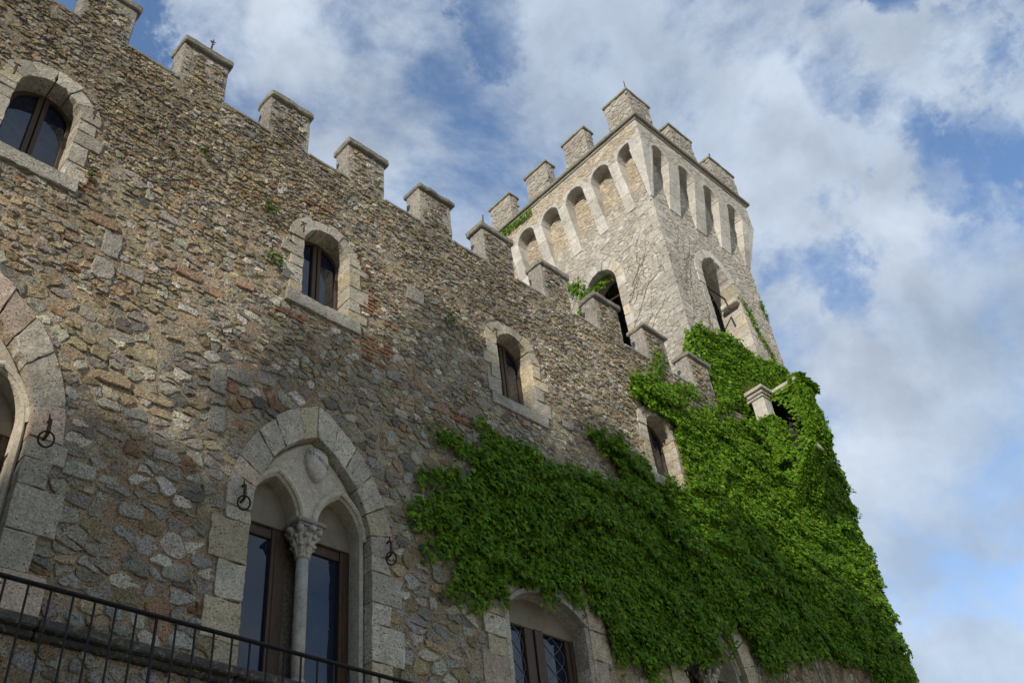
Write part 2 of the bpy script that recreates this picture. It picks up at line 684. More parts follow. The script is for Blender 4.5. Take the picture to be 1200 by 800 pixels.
def voronoi(seeds, ax):
    """cells of the seeds with x squeezed by ax; list of (seed index, polygon)"""
    S = seeds * np.array([1.0 / ax, 1.0])
    vs, es, fs, ov, oe, of = delaunay_2d_cdt([Vector(p) for p in S], [], [], 0, 1e-7)
    P = np.array([(v[0], v[1]) for v in vs])
    T = np.array([f for f in fs if len(f) == 3])
    A, B, C = P[T[:, 0]], P[T[:, 1]], P[T[:, 2]]
    d = 2 * (A[:, 0] * (B[:, 1] - C[:, 1]) + B[:, 0] * (C[:, 1] - A[:, 1]) + C[:, 0] * (A[:, 1] - B[:, 1]))
    d = np.where(np.abs(d) < 1e-12, 1e-12, d)
    a2, b2, c2 = (A ** 2).sum(1), (B ** 2).sum(1), (C ** 2).sum(1)
    cc = np.stack([(a2 * (B[:, 1] - C[:, 1]) + b2 * (C[:, 1] - A[:, 1]) + c2 * (A[:, 1] - B[:, 1])) / d,
                   (a2 * (C[:, 0] - B[:, 0]) + b2 * (A[:, 0] - C[:, 0]) + c2 * (B[:, 0] - A[:, 0])) / d], 1)
    around = [[] for _ in range(len(P))]
    for ti, tr in enumerate(T):
        for k in tr:
            around[k].append(ti)
    lo, hi = S.min(0), S.max(0)
    cells = []
    for i, ts in enumerate(around):
        if len(ts) < 3:
            continue
        q = cc[ts]
        if (q < lo - 0.02).any() or (q > hi + 0.02).any():
            continue
        an = np.arctan2(q[:, 1] - P[i, 1], q[:, 0] - P[i, 0])
        q = q[np.argsort(an)]
        cells.append(q * np.array([ax, 1.0]))
    return cells


def course_seeds(u0, u1, v0, v1, rowh, width, jit=0.32):
    """loose courses of seeds; rowh / width give (lo, hi) at height v"""
    out = []
    v = v0
    while v < v1:
        a, b = rowh(v)
        h = random.uniform(a, b)
        u = u0 - random.uniform(0, 0.2)
        wa, wb = width(v)
        while u < u1:
            w = random.uniform(wa, wb)
            if random.random() < 0.12:
                w *= 1.5
            if h > 1.25 * a and random.random() < 0.25:
                out.append((u + w / 2, v + h * 0.25))
                out.append((u + w / 2 + random.uniform(-.1, .1) * w, v + h * 0.78))
            else:
                out.append((u + w / 2 + random.uniform(-jit, jit) * w * 0.6, v + h / 2 + random.uniform(-jit, jit) * h))
            u += w
        v += h
    return np.array(out)


def smooth_outline(q, n, gap, rr):
    """round the corners, shrink by the joint, resample to n points"""
    q = np.asarray(q)
    for _ in range(1):
        nx = np.roll(q, -1, 0)
        a = q * 0.87 + nx * 0.13
        b = q * 0.13 + nx * 0.87
        q = np.stack([a, b], 1).reshape(-1, 2)
    e = np.roll(q, -1, 0) - q
    l = np.hypot(e[:, 0], e[:, 1])
    tot = l.sum()
    cum = np.concatenate([[0], np.cumsum(l)])
    s = (np.arange(n) + rr * 0.99) / n * tot
    k = np.clip(np.searchsorted(cum, s, 'right') - 1, 0, len(q) - 1)
    f = (s - cum[k]) / np.maximum(l[k], 1e-9)
    p = q[k] + e[k] * f[:, None]
    c = p.mean(0)
    d = p - c
    r = np.hypot(d[:, 0], d[:, 1])
    p = c + d * np.maximum(0.35, 1 - gap / np.maximum(r, 1e-6))[:, None]
    return p


def stone_arrays(cells, gapf, hf, fr, n=10, seed=0, rough=0.06, tl=0.05):
    """returns V (S, 3n+1, 3), centres (S,2), areas"""
    S = len(cells)
    O = np.zeros((S, n, 2))
    for i, q in enumerate(cells):
        c = q.mean(0)
        O[i] = smooth_outline(q, n, gapf(c[0], c[1]), random.random())
    C = O.mean(1)
    nx = np.roll(O, -1, 1)
    area = 0.5 * np.abs((O[:, :, 0] * nx[:, :, 1] - nx[:, :, 0] * O[:, :, 1]).sum(1))
    r_ = np.random.default_rng(seed)
    size = np.sqrt(area)
    O = O + r_.normal(0, 1, O.shape) * (size * rough)[:, None, None]
    H = np.array([hf(c[0], c[1]) for c in C])
    D = O - C[:, None]
    tilt = r_.normal(0, tl, (S, 1, 2))

    def lay(scale, h, jit):
        p = C[:, None] + D * scale
        hh = h[:, None] * np.ones((1, n)) + r_.normal(0, 1, (S, n)) * jit + (D * scale * tilt).sum(-1)
        return fr(p[..., 0], p[..., 1], hh)
    z = np.zeros(S)
    a = lay(1.0, z - 0.05, 0.0)
    b = lay(0.98, H * 0.62, 0.08 * tl)
    c = lay(0.82 + r_.uniform(-.10, .08, (S, n, 1)), H, 0.12 * tl)
    d = fr(C[:, 0], C[:, 1], H * r_.uniform(0.9, 1.15, S))[:, None, :]
    return np.concatenate([a, b, c, d], 1), C, area


def stone_faces(n):
    q = []
    t = []
    for i in range(n):
        j = (i + 1) % n
        q.append([i, j, n + j, n + i])
        q.append([n + i, n + j, 2 * n + j, 2 * n + i])
        t.append([2 * n + i, 2 * n + j, 3 * n])
    return np.array(q), np.array(t)


def build_stones(V, tint, parent, mat, big_idx, name='stone', stuff_name='rubble'):
    """big_idx: the stones that become objects of their own; the others are one joined part"""
    S, k, _ = V.shape
    n = (k - 1) // 3
    q, t = stone_faces(n)
    big = set(int(b) for b in big_idx)
    rest = np.array([i for i in range(S) if i not in big], int)
    for b in big:
        me = mesh_np(name, V[b], [q, t], np.tile(tint[b], (k, 1)), False)
        link(name, me, mat, parent)
    if len(rest):
        off = (np.arange(len(rest)) * k)[:, None, None]
        me = mesh_np(stuff_name, V[rest].reshape(-1, 3), [(q[None] + off).reshape(-1, 4), (t[None] + off).reshape(-1, 3)],
                     np.repeat(tint[rest], k, 0), False)
        o = link(stuff_name, me, mat, parent)
        o['kind'] = 'stuff'


PAL = np.array([(0.375, 0.34, 0.28), (0.43, 0.40, 0.335), (0.30, 0.28, 0.245), (0.385, 0.32, 0.215),
                (0.335, 0.265, 0.165), (0.56, 0.53, 0.455), (0.335, 0.205, 0.13), (0.20, 0.185, 0.16), (0.36, 0.355, 0.33)])


def stone_tint(C, seed=1):
    r_ = np.random.default_rng(seed)
    S = len(C)
    orange = fb2(C[:, 0], C[:, 1] * 1.5, 0.75, 4, 21)
    warm = fb2(C[:, 0], C[:, 1], 0.35, 3, 33)
    low = np.clip((10.6 - C[:, 1]) / 2.5, 0, 1)
    up = np.clip((C[:, 1] - 14.4) / 1.2, 0, 1)
    W = np.zeros((S, 9))
    W[:, 0] = 1.0
    W[:, 1] = 0.55
    W[:, 2] = 0.5
    W[:, 3] = 0.75 + 1.2 * (warm > 0.5)
    W[:, 4] = 0.5 + 0.8 * (warm > 0.5)
    W[:, 5] = 0.50 + 0.35 * low
    W[:, 6] = 0.02 + 0.9 * (orange > 0.64) + 0.12 * (orange > 0.57)
    W[:, 7] = 0.18
    W[:, 8] = 0.15 + 1.3 * low
    W[:, 6] *= (1 - 0.9 * up)
    W[:, 5] *= (1 - 0.5 * up)
    W[:, 3] *= (1 - 0.35 * low)
    W /= W.sum(1, keepdims=True)
    k = (W.cumsum(1) < r_.random((S, 1))).sum(1).clip(0, 8)
    t = PAL[k] * np.array([1.24, 1.225, 1.145]) * r_.uniform(0.70, 1.26, (S, 1)) * r_.uniform(0.95, 1.05, (S, 3))
    # black weathering with ragged lower edge under the battlements and below the sills
    st = np.clip((fb2(C[:, 0] * 1.0, C[:, 1] * 0.45, 0.9, 4, 141) - 0.40) * 4, 0, 1) * np.clip((C[:, 1] - 13.9) / 1.6, 0, 1)
    st2 = np.clip((fb2(C[:, 0], C[:, 1], 0.55, 4, 151) - 0.52) * 6, 0, 1)
    t = t * (1 - 0.42 * st - 0.26 * st2 * (1 - st))[:, None]
    return t


# ------------------------------------------------------------------ the setting
g = box('ground', M_GROUND, None, (-600, 600, -600, 600, -0.4, 0.0), bev=0.0)
g['kind'] = 'structure'

# ------------------------------------------------------------------ castle wing
wing = empty('castle_wing', (10, 14, 0))
tag(wing, 'long battlemented castle wing of grey and ochre rubble stone with arched windows', 'castle')
FY = frame_y(10.0)
BLOCKS = []      # outlines of dressed blocks on the facade plane
HOLES = []       # openings in the mortar sheet


def dtint(base=(0.53, 0.485, 0.385), pink=0.0):
    b = np.array(base) * random.uniform(0.74, 1.12)
    if random.random() < pink:
        b = b * np.array([1.07, 0.93, 0.90])
    elif random.random() < 0.22:
        b = b * np.array([1.04, 0.98, 0.84])
    return tuple(b)


def arc_half(cx, zs, hw, rise, sgn, t):
    """point on a pointed / segmental arch half (sgn -1 left, +1 right); t 0 at spring, 1 at apex"""
    k = (rise * rise - hw * hw) / (2 * hw)
    if k >= -0.999 * hw and rise >= hw * 0.98:
        r = hw + k
        a = math.atan2(rise, k) * t
        return (cx + sgn * (r * math.cos(a) - k), zs + r * math.sin(a))
    # flatter than a half circle: ellipse quarter
    a = math.pi / 2 * t
    return (cx + sgn * hw * math.cos(a), zs + rise * math.sin(a))


def arch_outline(cx, zs, hw, rise, zb, n=12):
    P = [(cx + hw, zb)]
    P += [arc_half(cx, zs, hw, rise, 1, i / n) for i in range(n + 1)]
    P += [arc_half(cx, zs, hw, rise, -1, 1 - i / n) for i in range(1, n + 1)]
    P.append((cx - hw, zb))
    return np.array(P)


def block(poly, h0, h1, parent, mat, name, tint, fr=FY, bev=0.006, register=True, jitter=0.006, tilt=0.0):
    mb = MB()
    dense = []
    P_ = np.asarray(poly, float)
    for i_ in range(len(P_)):
        a_, b_ = P_[i_], P_[(i_ + 1) % len(P_)]
        m_ = max(1, int(np.linalg.norm(b_ - a_) / 0.085))
        for q_ in range(m_):
            dense.append(a_ + (b_ - a_) * q_ / m_)
    dense = np.array(dense)
    cen = dense.mean(0)
    wear = (vnoise(np.c_[dense * 11, np.full(len(dense), h1 * 50)], 3) - 0.55) * 0.048
    dd_ = dense - cen
    dense = cen + dd_ * (1 + np.minimum(wear, 0.004) / np.maximum(np.linalg.norm(dd_, axis=1), 0.05))[:, None]
    extrude(mb, dense, h0, h1, fr, bev, tint, tilt)
    if register:
        BLOCKS.append(np.asarray(poly))
    return mb.build(name, mat, parent, False, jitter)


def voussoirs(cx, zs, hw, rise, hwo, riseo, nb, parent, h0, h1, mat=M_DRESSED, pink=0.0, base=(0.53, 0.485, 0.385), fr=FY, keep=None, register=True, wob=0.03, zso=None):
    zso = zs if zso is None else zso
    for sgn in (-1, 1):
        ts = [0.0]
        for i in range(1, nb):
            ts.append(i / nb + random.uniform(-0.18, 0.18) / nb)
        ts.append(1.0)
        for i in range(nb):
            e = 0.0022 / max(rise, 0.3)
            a, b = ts[i] + e, ts[i + 1] - e
            o = random.uniform(-wob, wob)
            inn = [arc_half(cx, zs, hw, rise, sgn, a + (b - a) * k / 4) for k in range(5)]
            out = [arc_half(cx, zso, hwo + o, riseo + o, sgn, a + (b - a) * k / 4) for k in range(5)]
            poly = inn + out[::-1]
            if keep and not keep(np.mean(poly, 0)):
                continue
            block(poly, h0, h1 + random.uniform(-0.008, 0.008), parent, mat, 'voussoir', dtint(base, pink), fr, register=register)


def jamb(x_in, sgn, z0, z1, parent, h0, h1, wmin, wmax, hmin, hmax, mat=M_DRESSED, pink=0.0, base=(0.53, 0.485, 0.385), fr=FY, register=True):
    z = z0
    alt = random.random() < 0.5
    while z < z1 - 0.02:
        h = random.uniform(hmin, hmax)
        if z1 - (z + h) < hmin * 0.6:
            h = z1 - z
        w = (random.uniform(wmax * 0.8, wmax) if alt else random.uniform(wmin, wmin * 1.3))
        alt = not alt
        j = lambda: random.uniform(-0.014, 0.014)
        P = [(x_in, z + 0.002), (x_in + sgn * (w + j()), z + 0.004 + j() * .5), (x_in + sgn * (w + j()), z + h - 0.004 + j() * .5), (x_in, z + h - 0.004)]
        block(P, h0, h1 + random.uniform(-0.010, 0.008), parent, mat, 'jamb_stone', dtint(base, pink), fr, register=register)
        z += h


def strip_frame(mb, outline_o, outline_i, h0, h1, fr):
    """ring between two open outlines with the same number of points"""
    n = len(outline_o)
    for i in range(n - 1):
        poly = [outline_i[i], outline_o[i], outline_o[i + 1], outline_i[i + 1]]
        extrude(mb, poly, h0, h1, fr, 0.004)


def upper_window(cx, hw, seed):
    random.seed(seed)
    zs, rise, zb = 14.28, 0.47, 13.0
    yf = -0.30
    # casement: timber frame, the part itself
    mb = MB()
    oo = arch_outline(cx, zs, hw, rise, zb)
    ii = arch_outline(cx, zs, hw - 0.055, rise - 0.055, zb + 0.05)
    ii[0][1] = ii[-1][1] = zb
    strip_frame(mb, oo, ii, yf - 0.08, yf, FY)
    extrude(mb, [(cx - hw, zb), (cx + hw, zb), (cx + hw, zb + 0.08), (cx - hw, zb + 0.08)], yf - 0.075, yf + 0.004, FY, 0.006)
    win = mb.build('window', M_WOOD, wing)
    win['label'] = 'arched two light timber casement set deep in a stone surround'
    # meeting stiles
    mb = MB()
    extrude(mb, [(cx - 0.085, zb + 0.02), (cx - 0.006, zb + 0.02), (cx - 0.006, zs + rise - 0.06), (cx - 0.085, zs + rise - 0.10)], yf - 0.06, yf + 0.012, FY, 0.008)
    mb.build('stile', M_WOOD, win)
    mb = MB()
    extrude(mb, [(cx + 0.006, zb + 0.02), (cx + 0.075, zb + 0.02), (cx + 0.075, zs + rise - 0.10), (cx + 0.006, zs + rise - 0.06)], yf - 0.06, yf + 0.024, FY, 0.008)
    mb.build('stile', M_WOOD, win)
    for s in (-1, 1):
        mb = MB()
        pts = [(cx + s * 0.02, zb + 0.05), (cx + s * (hw - 0.05), zb + 0.05)]
        pts += [arc_half(cx, zs, hw - 0.05, rise - 0.05, s, k / 8) for k in range(8)]
        pts += [(cx + s * 0.02, zs + rise - 0.07)]
        extrude(mb, pts, yf - 0.052, yf - 0.045, FY, 0.001)
        mb.build('pane', M_GLASS, win)
    # surround
    voussoirs(cx, zs, hw, rise, hw + 0.29, rise + 0.25, 3, win, -0.44, 0.03, base=(0.46, 0.425, 0.34), wob=0.06)
    for s in (-1, 1):
        jamb(cx + s * hw, s, zb + 0.004, zs - 0.004, win, -0.44, 0.028, 0.22, 0.44, 0.20, 0.42, base=(0.46, 0.425, 0.34))
    o = 0.30
    block([(cx - hw - o, zb - 0.27), (cx + hw + o * .8, zb - 0.27), (cx + hw + o * .8, zb - 0.004), (cx - hw - o, zb - 0.004)], -0.46, 0.06, win, M_DRESSED, 'sill', (0.38, 0.355, 0.295), jitter=0.010)
    for s, zz in ((-1, 14.56), (1, 14.52)):
        mb = MB()
        x = cx + s * (hw + (0.10 if s < 0 else 0.16))
        tube(mb, [(x, 9.96, zz), (x, 9.87, zz), (x, 9.865, zz - 0.20), (x, 9.88, zz - 0.23)], 0.014, 6)
        tube(mb, [(x - 0.05, 9.875, zz), (x + 0.05, 9.875, zz)], 0.012, 6)
        mb.build('shutter_hook', M_RUST, win)
    HOLES.append(arch_outline(cx, zs, hw + 0.1, rise + 0.1, zb - 0.1))
    return win


for cx, sd_ in ((1.82, 3), (6.67, 14), (11.10, 25), (15.57, 37)):
    upper_window(cx, 0.46, sd_)

Z_SILL = 6.62


def capital(cx, cy, zb, zt, parent):
    mb = MB()
    H = zt - zb
    lathe(mb, [(0.085, zb), (0.108, zb + 0.015), (0.108, zb + 0.045), (0.09, zb + 0.06), (0.10, zb + H * 0.4), (0.125, zb + H * 0.7), (0.17, zb + H * 0.95)], cx, cy, 20)
    for ring, (rz, rr, sz, n) in enumerate(((0.42, 0.135, 0.036, 8), (0.70, 0.165, 0.036, 8), (0.90, 0.215, 0.050, 8))):
        for k in range(n):
            a = 2 * math.pi * (k + 0.5 * (ring % 2)) / n
            # curled acanthus leaf: a stalk that bends out and rolls over
            pts, rs = [], []
            for q in range(7):
                u = q / 6
                r = 0.085 + (rr - 0.075) * (u ** 1.7) + (0.012 if q == 6 else 0)
                z = zb + 0.04 + (H * rz - 0.03) * min(1, u * 1.15) - (0.035 if q == 6 else 0)
                pts.append((cx + r * math.cos(a), cy + r * math.sin(a), z))
                rs.append(sz * (0.55 + 0.55 * u))
            tube(mb, pts, rs, 7)
    return mb.build('capital', M_SMOOTH, parent, True, 0.004)


def set_tints(o, t):
    me = o.data
    a = me.color_attributes.get('tint')
    arr = np.ones((len(me.vertices), 4), np.float32)
    arr[:, :3] = t
    a.data.foreach_set('color', arr.ravel())


def pointed_surround(cx, win, zs, zb, pink=0.0, seed=1, outer=(1.36, 2.17)):
    random.seed(seed)
    voussoirs(cx, zs, 0.97, 1.60, outer[0], outer[1], 6, win, -0.45, 0.035, pink=pink, wob=0.025)
    for s in (-1, 1):
        jamb(cx + s * 0.97, s, zb, zs - 0.004, win, -0.45, 0.032, 0.30, 0.56, 0.28, 0.62, pink=pink)
    HOLES.append(arch_outline(cx, zs, 1.15, 1.8, zb - 0.02))


def bifora(cx, label, seed=5, pink=0.0, shield=True, z_bot=Z_SILL):
    zs, yt = 8.75, -0.12
    # tympanum plate with the two lancet openings cut out: the part itself
    zl, hl, rl, off = 8.98, 0.365, 0.60, 0.53
    out = [(cx + 0.965, z_bot)] + [arc_half(cx, zs, 0.965, 1.595, 1, k / 14) for k in range(15)] + [arc_half(cx, zs, 0.965, 1.595, -1, 1 - k / 14) for k in range(1, 15)] + [(cx - 0.965, z_bot)]
    li = [(cx - off - hl, z_bot)] + [arc_half(cx - off, zl, hl, rl, -1, k / 9) for k in range(10)] + [arc_half(cx - off, zl, hl, rl, 1, 1 - k / 9) for k in range(1, 10)]
    ri = [arc_half(cx + off, zl, hl, rl, -1, k / 9) for k in range(10)] + [arc_half(cx + off, zl, hl, rl, 1, 1 - k / 9) for k in range(1, 10)] + [(cx + off + hl, z_bot)]
    mb = MB()
    extrude(mb, out + li + ri, -0.40, yt, FY, 0.035, (0.46, 0.42, 0.33))
    win = mb.build('bifora_window', M_SMOOTH, wing, False, 0.003)
    win['label'] = label
    # raised moulding round each lancet
    for s in (-1, 1):
        c = cx + s * off
        mb = MB()
        path = [(-1, k / 10) for k in range(11)] + [(1, 1 - k / 10) for k in range(1, 11)]
        Vv, Fv = [], []
        for sg, tt in path:
            for dr, hh in ((0.03, yt - 0.03), (0.03, yt + 0.02), (0.055, yt + 0.042), (0.085, yt + 0.042), (0.115, yt + 0.015), (0.115, yt - 0.03)):
                px_, pz_ = arc_half(c, zl, hl + dr, rl + dr * 1.15, sg, tt)
                px_ = min(max(px_, cx - 0.958), cx + 0.958)
                px_ = min(px_, cx - 0.003) if s < 0 else max(px_, cx + 0.003)
                Vv.append((px_, 10 - hh, pz_))
        for k in range(len(path) - 1):
            for q in range(5):
                Fv.append([k * 6 + q, k * 6 + q + 1, (k + 1) * 6 + q + 1, (k + 1) * 6 + q])
        mb.add(Vv, Fv, (0.50, 0.455, 0.355))
        mb.build('lancet_moulding', M_SMOOTH, win, False)
    # column, base, capital, abacus
    cy = 10.22
    mb = MB()
    lathe(mb, [(0.085, z_bot + 0.16), (0.088, z_bot + 0.8), (0.083, 8.46)], cx, cy, 24, (0.40, 0.38, 0.33))
    mb.build('column_shaft', M_SMOOTH, win, True)
    mb = MB()
    lathe(mb, [(0.145, z_bot), (0.145, z_bot + 0.06), (0.125, z_bot + 0.075), (0.14, z_bot + 0.10), (0.125, z_bot + 0.125), (0.10, z_bot + 0.14), (0.105, z_bot + 0.165), (0.086, z_bot + 0.18)], cx, cy, 24, (0.30, 0.285, 0.25))
    mb.build('column_base', M_SMOOTH, win, True)
    cp = capital(cx, cy, 8.46, 8.90, win)
    set_tints(cp, (0.41, 0.39, 0.33))
    mb = MB()
    V, F = box_vf(cx - 0.20, cx + 0.20, cy - 0.19, cy + 0.17, 8.885, 8.925, 0.008)
    mb.add(V, F, (0.26, 0.25, 0.22))
    V, F = box_vf(cx - 0.235, cx + 0.235, cy - 0.225, cy + 0.17, 8.92, 8.975, 0.01)
    mb.add(V, F, (0.24, 0.23, 0.20))
    mb.build('abacus', M_SMOOTH, win)
    if shield:
        # plain heater shield with a band, carved proud of the tympanum
        mb = MB()
        scx, scz = cx + 0.08, 9.96
        prof = [(-0.17, 0.20), (-0.10, 0.25), (0.0, 0.27), (0.10, 0.25), (0.17, 0.20), (0.19, 0.08), (0.18, -0.05), (0.12, -0.19), (0.0, -0.31), (-0.12, -0.19), (-0.18, -0.05), (-0.19, 0.08)]
        n = len(prof)
        V, F = [], []
        for sc, h in ((1.0, yt - 0.03), (1.0, yt + 0.05), (0.86, yt + 0.085), (0.5, yt + 0.115)):
            for x, z in prof:
                V.append((scx + x * sc, 10 - h, scz + z * sc))
        V.append((scx, 10 - yt - 0.125, scz))
        for r in range(3):
            for i in range(n):
                j = (i + 1) % n
                F.append([r * n + j, r * n + i, (r + 1) * n + i, (r + 1) * n + j])
        for i in range(n):
            j = (i + 1) % n
            F.append([3 * n + j, 3 * n + i, 4 * n])
        mb.add(V, F, (0.52, 0.49, 0.42))
        sh = mb.build('shield', M_SMOOTH, win, True)
        mb = MB()
        for k in range(7):
            a = -0.16 + 0.32 * k / 7
            b = -0.16 + 0.32 * (k + 1) / 7
            zz = lambda q: scz + 0.085 - 0.16 * (q + 0.16) / 0.32 + 0.05
            extrude(mb, [(scx + a, zz(a) - 0.035), (scx + b, zz(b) - 0.035), (scx + b, zz(b) + 0.03), (scx + a, zz(a) + 0.03)], yt + 0.06, yt + 0.135 - abs(a + b) * 0.11, FY, 0.006, (0.36, 0.33, 0.27))
        mb.build('shield_band', M_SMOOTH, win)
        mb = MB()
        for k in range(5):
            x = -0.10 + 0.05 * k
            lathe(mb, [(0.004, scz + 0.165), (0.018, scz + 0.175), (0.018, scz + 0.195), (0.004, scz + 0.205)], scx + x, 10 - yt - 0.095, 8, (0.38, 0.36, 0.31))
        mb.build('shield_charge', M_SMOOTH, win, True)
    # glazed doors behind each lancet with a boarded head
    for s in (-1, 1):
        c = cx + s * off
        mb = MB()
        extrude(mb, [(c - hl - 0.02, 8.93), (c + hl + 0.02, 8.93), (c + hl + 0.02, 9.66), (c - hl - 0.02, 9.66)], -0.44, -0.395, FY, 0.004)
        mb.build('head_panel', M_PANEL, win)
        x0, x1 = c - hl - 0.03, c + hl + 0.03
        wl, wr = (0.04, 0.23) if s < 0 else (0.04, 0.17)
        mb = MB()
        extrude(mb, [(x0, z_bot), (x0 + wl, z_bot), (x0 + wl, 8.93), (x0, 8.93)], -0.50, -0.44, FY, 0.006)
        extrude(mb, [(x1 - wr, z_bot), (x1, z_bot), (x1, 8.93), (x1 - wr, 8.93)], -0.50, -0.42, FY, 0.006)
        extrude(mb, [(x1 - wr + 0.05, z_bot), (x1 - wr + 0.08, z_bot), (x1 - wr + 0.08, 8.93), (x1 - wr + 0.05, 8.93)], -0.45, -0.405, FY, 0.008)
        extrude(mb, [(x0 + wl, 8.78), (x1 - wr, 8.78), (x1 - wr, 8.925), (x0 + wl, 8.925)], -0.50, -0.445, FY, 0.006)
        mb.build('door_frame', M_WOOD, win)
        mb = MB()
        extrude(mb, [(x0 + wl - 0.01, z_bot), (x1 - wr + 0.01, z_bot), (x1 - wr + 0.01, 8.80), (x0 + wl - 0.01, 8.80)], -0.490, -0.480, FY, 0.001)
        mb.build('pane', M_GLASS, win)
    pointed_surround(cx, win, zs, z_bot, pink, seed)
    return win


bifora(1.80, 'pointed twin light window with pinkish voussoirs', 41, 0.45, shield=False)
bifora(6.62, 'pointed twin light window with carved shield above its column', 52, 0.12)
bifora(15.58, 'pointed twin light window half buried in the creeper', 63, 0.1)


def casement_arch(cx):
    """broad window with a segmental head under a pointed surround, leaded lights"""
    zs, zb = 8.75, Z_SILL
    out = [(cx + 0.965, zb)] + [arc_half(cx, zs, 0.965, 1.595, 1, k / 14) for k in range(15)] + [arc_half(cx, zs, 0.965, 1.595, -1, 1 - k / 14) for k in range(1, 15)] + [(cx - 0.965, zb)]

    def seg(hw, rise, n=12):
        r = (hw * hw + rise * rise) / (2 * rise)
        a0 = math.asin(hw / r)
        return [(cx + r * math.sin(-a0 + 2 * a0 * k / n), zs + rise - r + r * math.cos(-a0 + 2 * a0 * k / n)) for k in range(n + 1)]
    s_in = [(cx - 0.85, zb)] + seg(0.85, 0.34) + [(cx + 0.85, zb)]
    mb = MB()
    extrude(mb, out + s_in, -0.40, 0.02, FY, 0.015, (0.50, 0.46, 0.37))
    win = mb.build('arched_window', M_DRESSED, wing, False, 0.003)
    win['label'] = 'broad low arched window with leaded glass under hanging creeper'
    mb = MB()
    o_, i_ = seg(0.93, 0.40), seg(0.85, 0.335)
    strip_frame(mb, [(p[0], p[1] + 0.02) for p in o_], i_, -0.05, 0.085, FY)
    h = mb.build('hood_moulding', M_SMOOTH, win)
    set_tints(h, (0.30, 0.28, 0.24))
    mb = MB()
    extrude(mb, [(cx - 0.86, 8.60), (cx + 0.86, 8.60), (cx + 0.86, 9.12), (cx - 0.86, 9.12)], -0.31, -0.255, FY, 0.004)
    mb.build('head_panel', M_PANEL, win)
    mb = MB()
    for a, b, hh in ((-0.86, -0.64, -0.27), (-0.26, -0.07, -0.27), (-0.05, 0.14, -0.245), (0.67, 0.76, -0.27), (0.77, 0.87, -0.25)):
        extrude(mb, [(cx + a, zb), (cx + b, zb), (cx + b, 8.62), (cx + a, 8.62)], -0.36, hh, FY, 0.008)
    mb.build('window_frame', M_WOOD, win)
    for a, b in ((-0.65, -0.25), (0.13, 0.68)):
        mb = MB()
        extrude(mb, [(cx + a, zb), (cx + b, zb), (cx + b, 8.61), (cx + a, 8.61)], -0.345, -0.335, FY, 0.001)
        p = mb.build('pane', M_GLASS, win)
        mb = MB()
        w = b - a
        for r in range(5):
            z0 = 8.61 - 0.62 * r
            for sg in (-1, 1):
                for ph in (0, 1):
                    pts = []
                    for k in range(9):
                        u = k / 8
                        x = cx + (a + b) / 2 + sg * (w * 0.46) * (math.sin(math.pi * u) if ph == 0 else math.cos(math.pi * u))
                        pts.append((x, 10.329, max(z0 - 0.62 * u, zb + 0.01)))
                    tube(mb, pts, 0.006, 5)
        mb.build('leading', M_LEAD, p)
    pointed_surround(cx, win, zs, zb, 0.2, 77, (1.42, 2.0))
    # pink weathered inner jamb
    for k, (z0, z1) in enumerate(((6.66, 7.3), (7.31, 7.9), (7.91, 8.40), (8.41, 8.70))):
        block([(cx + 0.853, z0), (cx + 0.96, z0), (cx + 0.96, z1), (cx + 0.853, z1)], -0.31, 0.035, win, M_DRESSED, 'inner_jamb', (0.40, 0.325, 0.265), register=False)


casement_arch(11.09)

# larger single stones and patches of brick repair in the rubble
FEATURES = []
random.seed(404)
WHITE, GREY, TAN, ORA = (0.62, 0.58, 0.47), (0.44, 0.405, 0.34), (0.44, 0.35, 0.22), (0.44, 0.29, 0.185)
for fx, fz, fw, fh, ft in ((3.42, 8.52, 0.36, 0.19, WHITE), (9.43, 14.24, 0.42, 0.15, WHITE), (4.74, 7.62, 0.30, 0.22, GREY),
                           (5.30, 10.86, 0.40, 0.26, GREY), (4.98, 10.60, 0.26, 0.36, GREY), (5.03, 9.98, 0.24, 0.40, GREY), (5.72, 11.0, 0.30, 0.22, GREY),
                           (3.16, 12.16, 0.26, 0.42, GREY), (3.12, 11.66, 0.30, 0.34, GREY), (3.52, 11.80, 0.34, 0.20, GREY), (4.42, 9.12, 0.34, 0.16, GREY),
                           (4.40, 11.62, 0.30, 0.14, WHITE), (3.56, 9.95, 0.46, 0.15, TAN), (4.12, 9.90, 0.50, 0.13, TAN), (8.06, 12.24, 0.30, 0.20, GREY),
                           (8.62, 14.42, 0.40, 0.34, GREY), (8.2, 11.5, 0.26, 0.15, WHITE), (4.1, 8.2, 0.32, 0.17, GREY), (3.9, 13.2, 0.36, 0.16, GREY),
                           (2.98, 12.50, 0.38, 0.20, ORA), (4.30, 12.30, 0.40, 0.18, ORA), (4.72, 12.18, 0.34, 0.16, ORA), (5.20, 12.62, 0.30, 0.16, ORA),
                           (8.62, 12.30, 0.34, 0.15, ORA), (9.05, 12.0, 0.30, 0.14, ORA), (9.12, 10.1, 0.36, 0.18, ORA), (10.1, 12.6, 0.32, 0.18, GREY), (12.4, 13.1, 0.34, 0.18, GREY), (13.2, 14.2, 0.30, 0.16, GREY)):
    pp = [(-.5, -.5), (-.1, -.54), (.45, -.48), (.52, .05), (.46, .5), (0.0, .55), (-.48, .46), (-.53, 0)]
    FEATURES.append((np.array([(fx + (a + random.uniform(-.06, .06)) * fw, fz + (b + random.uniform(-.07, .07)) * fh) for a, b in pp]), np.array(ft) * random.uniform(0.88, 1.08), 'stone', random.uniform(0.01, 0.03)))
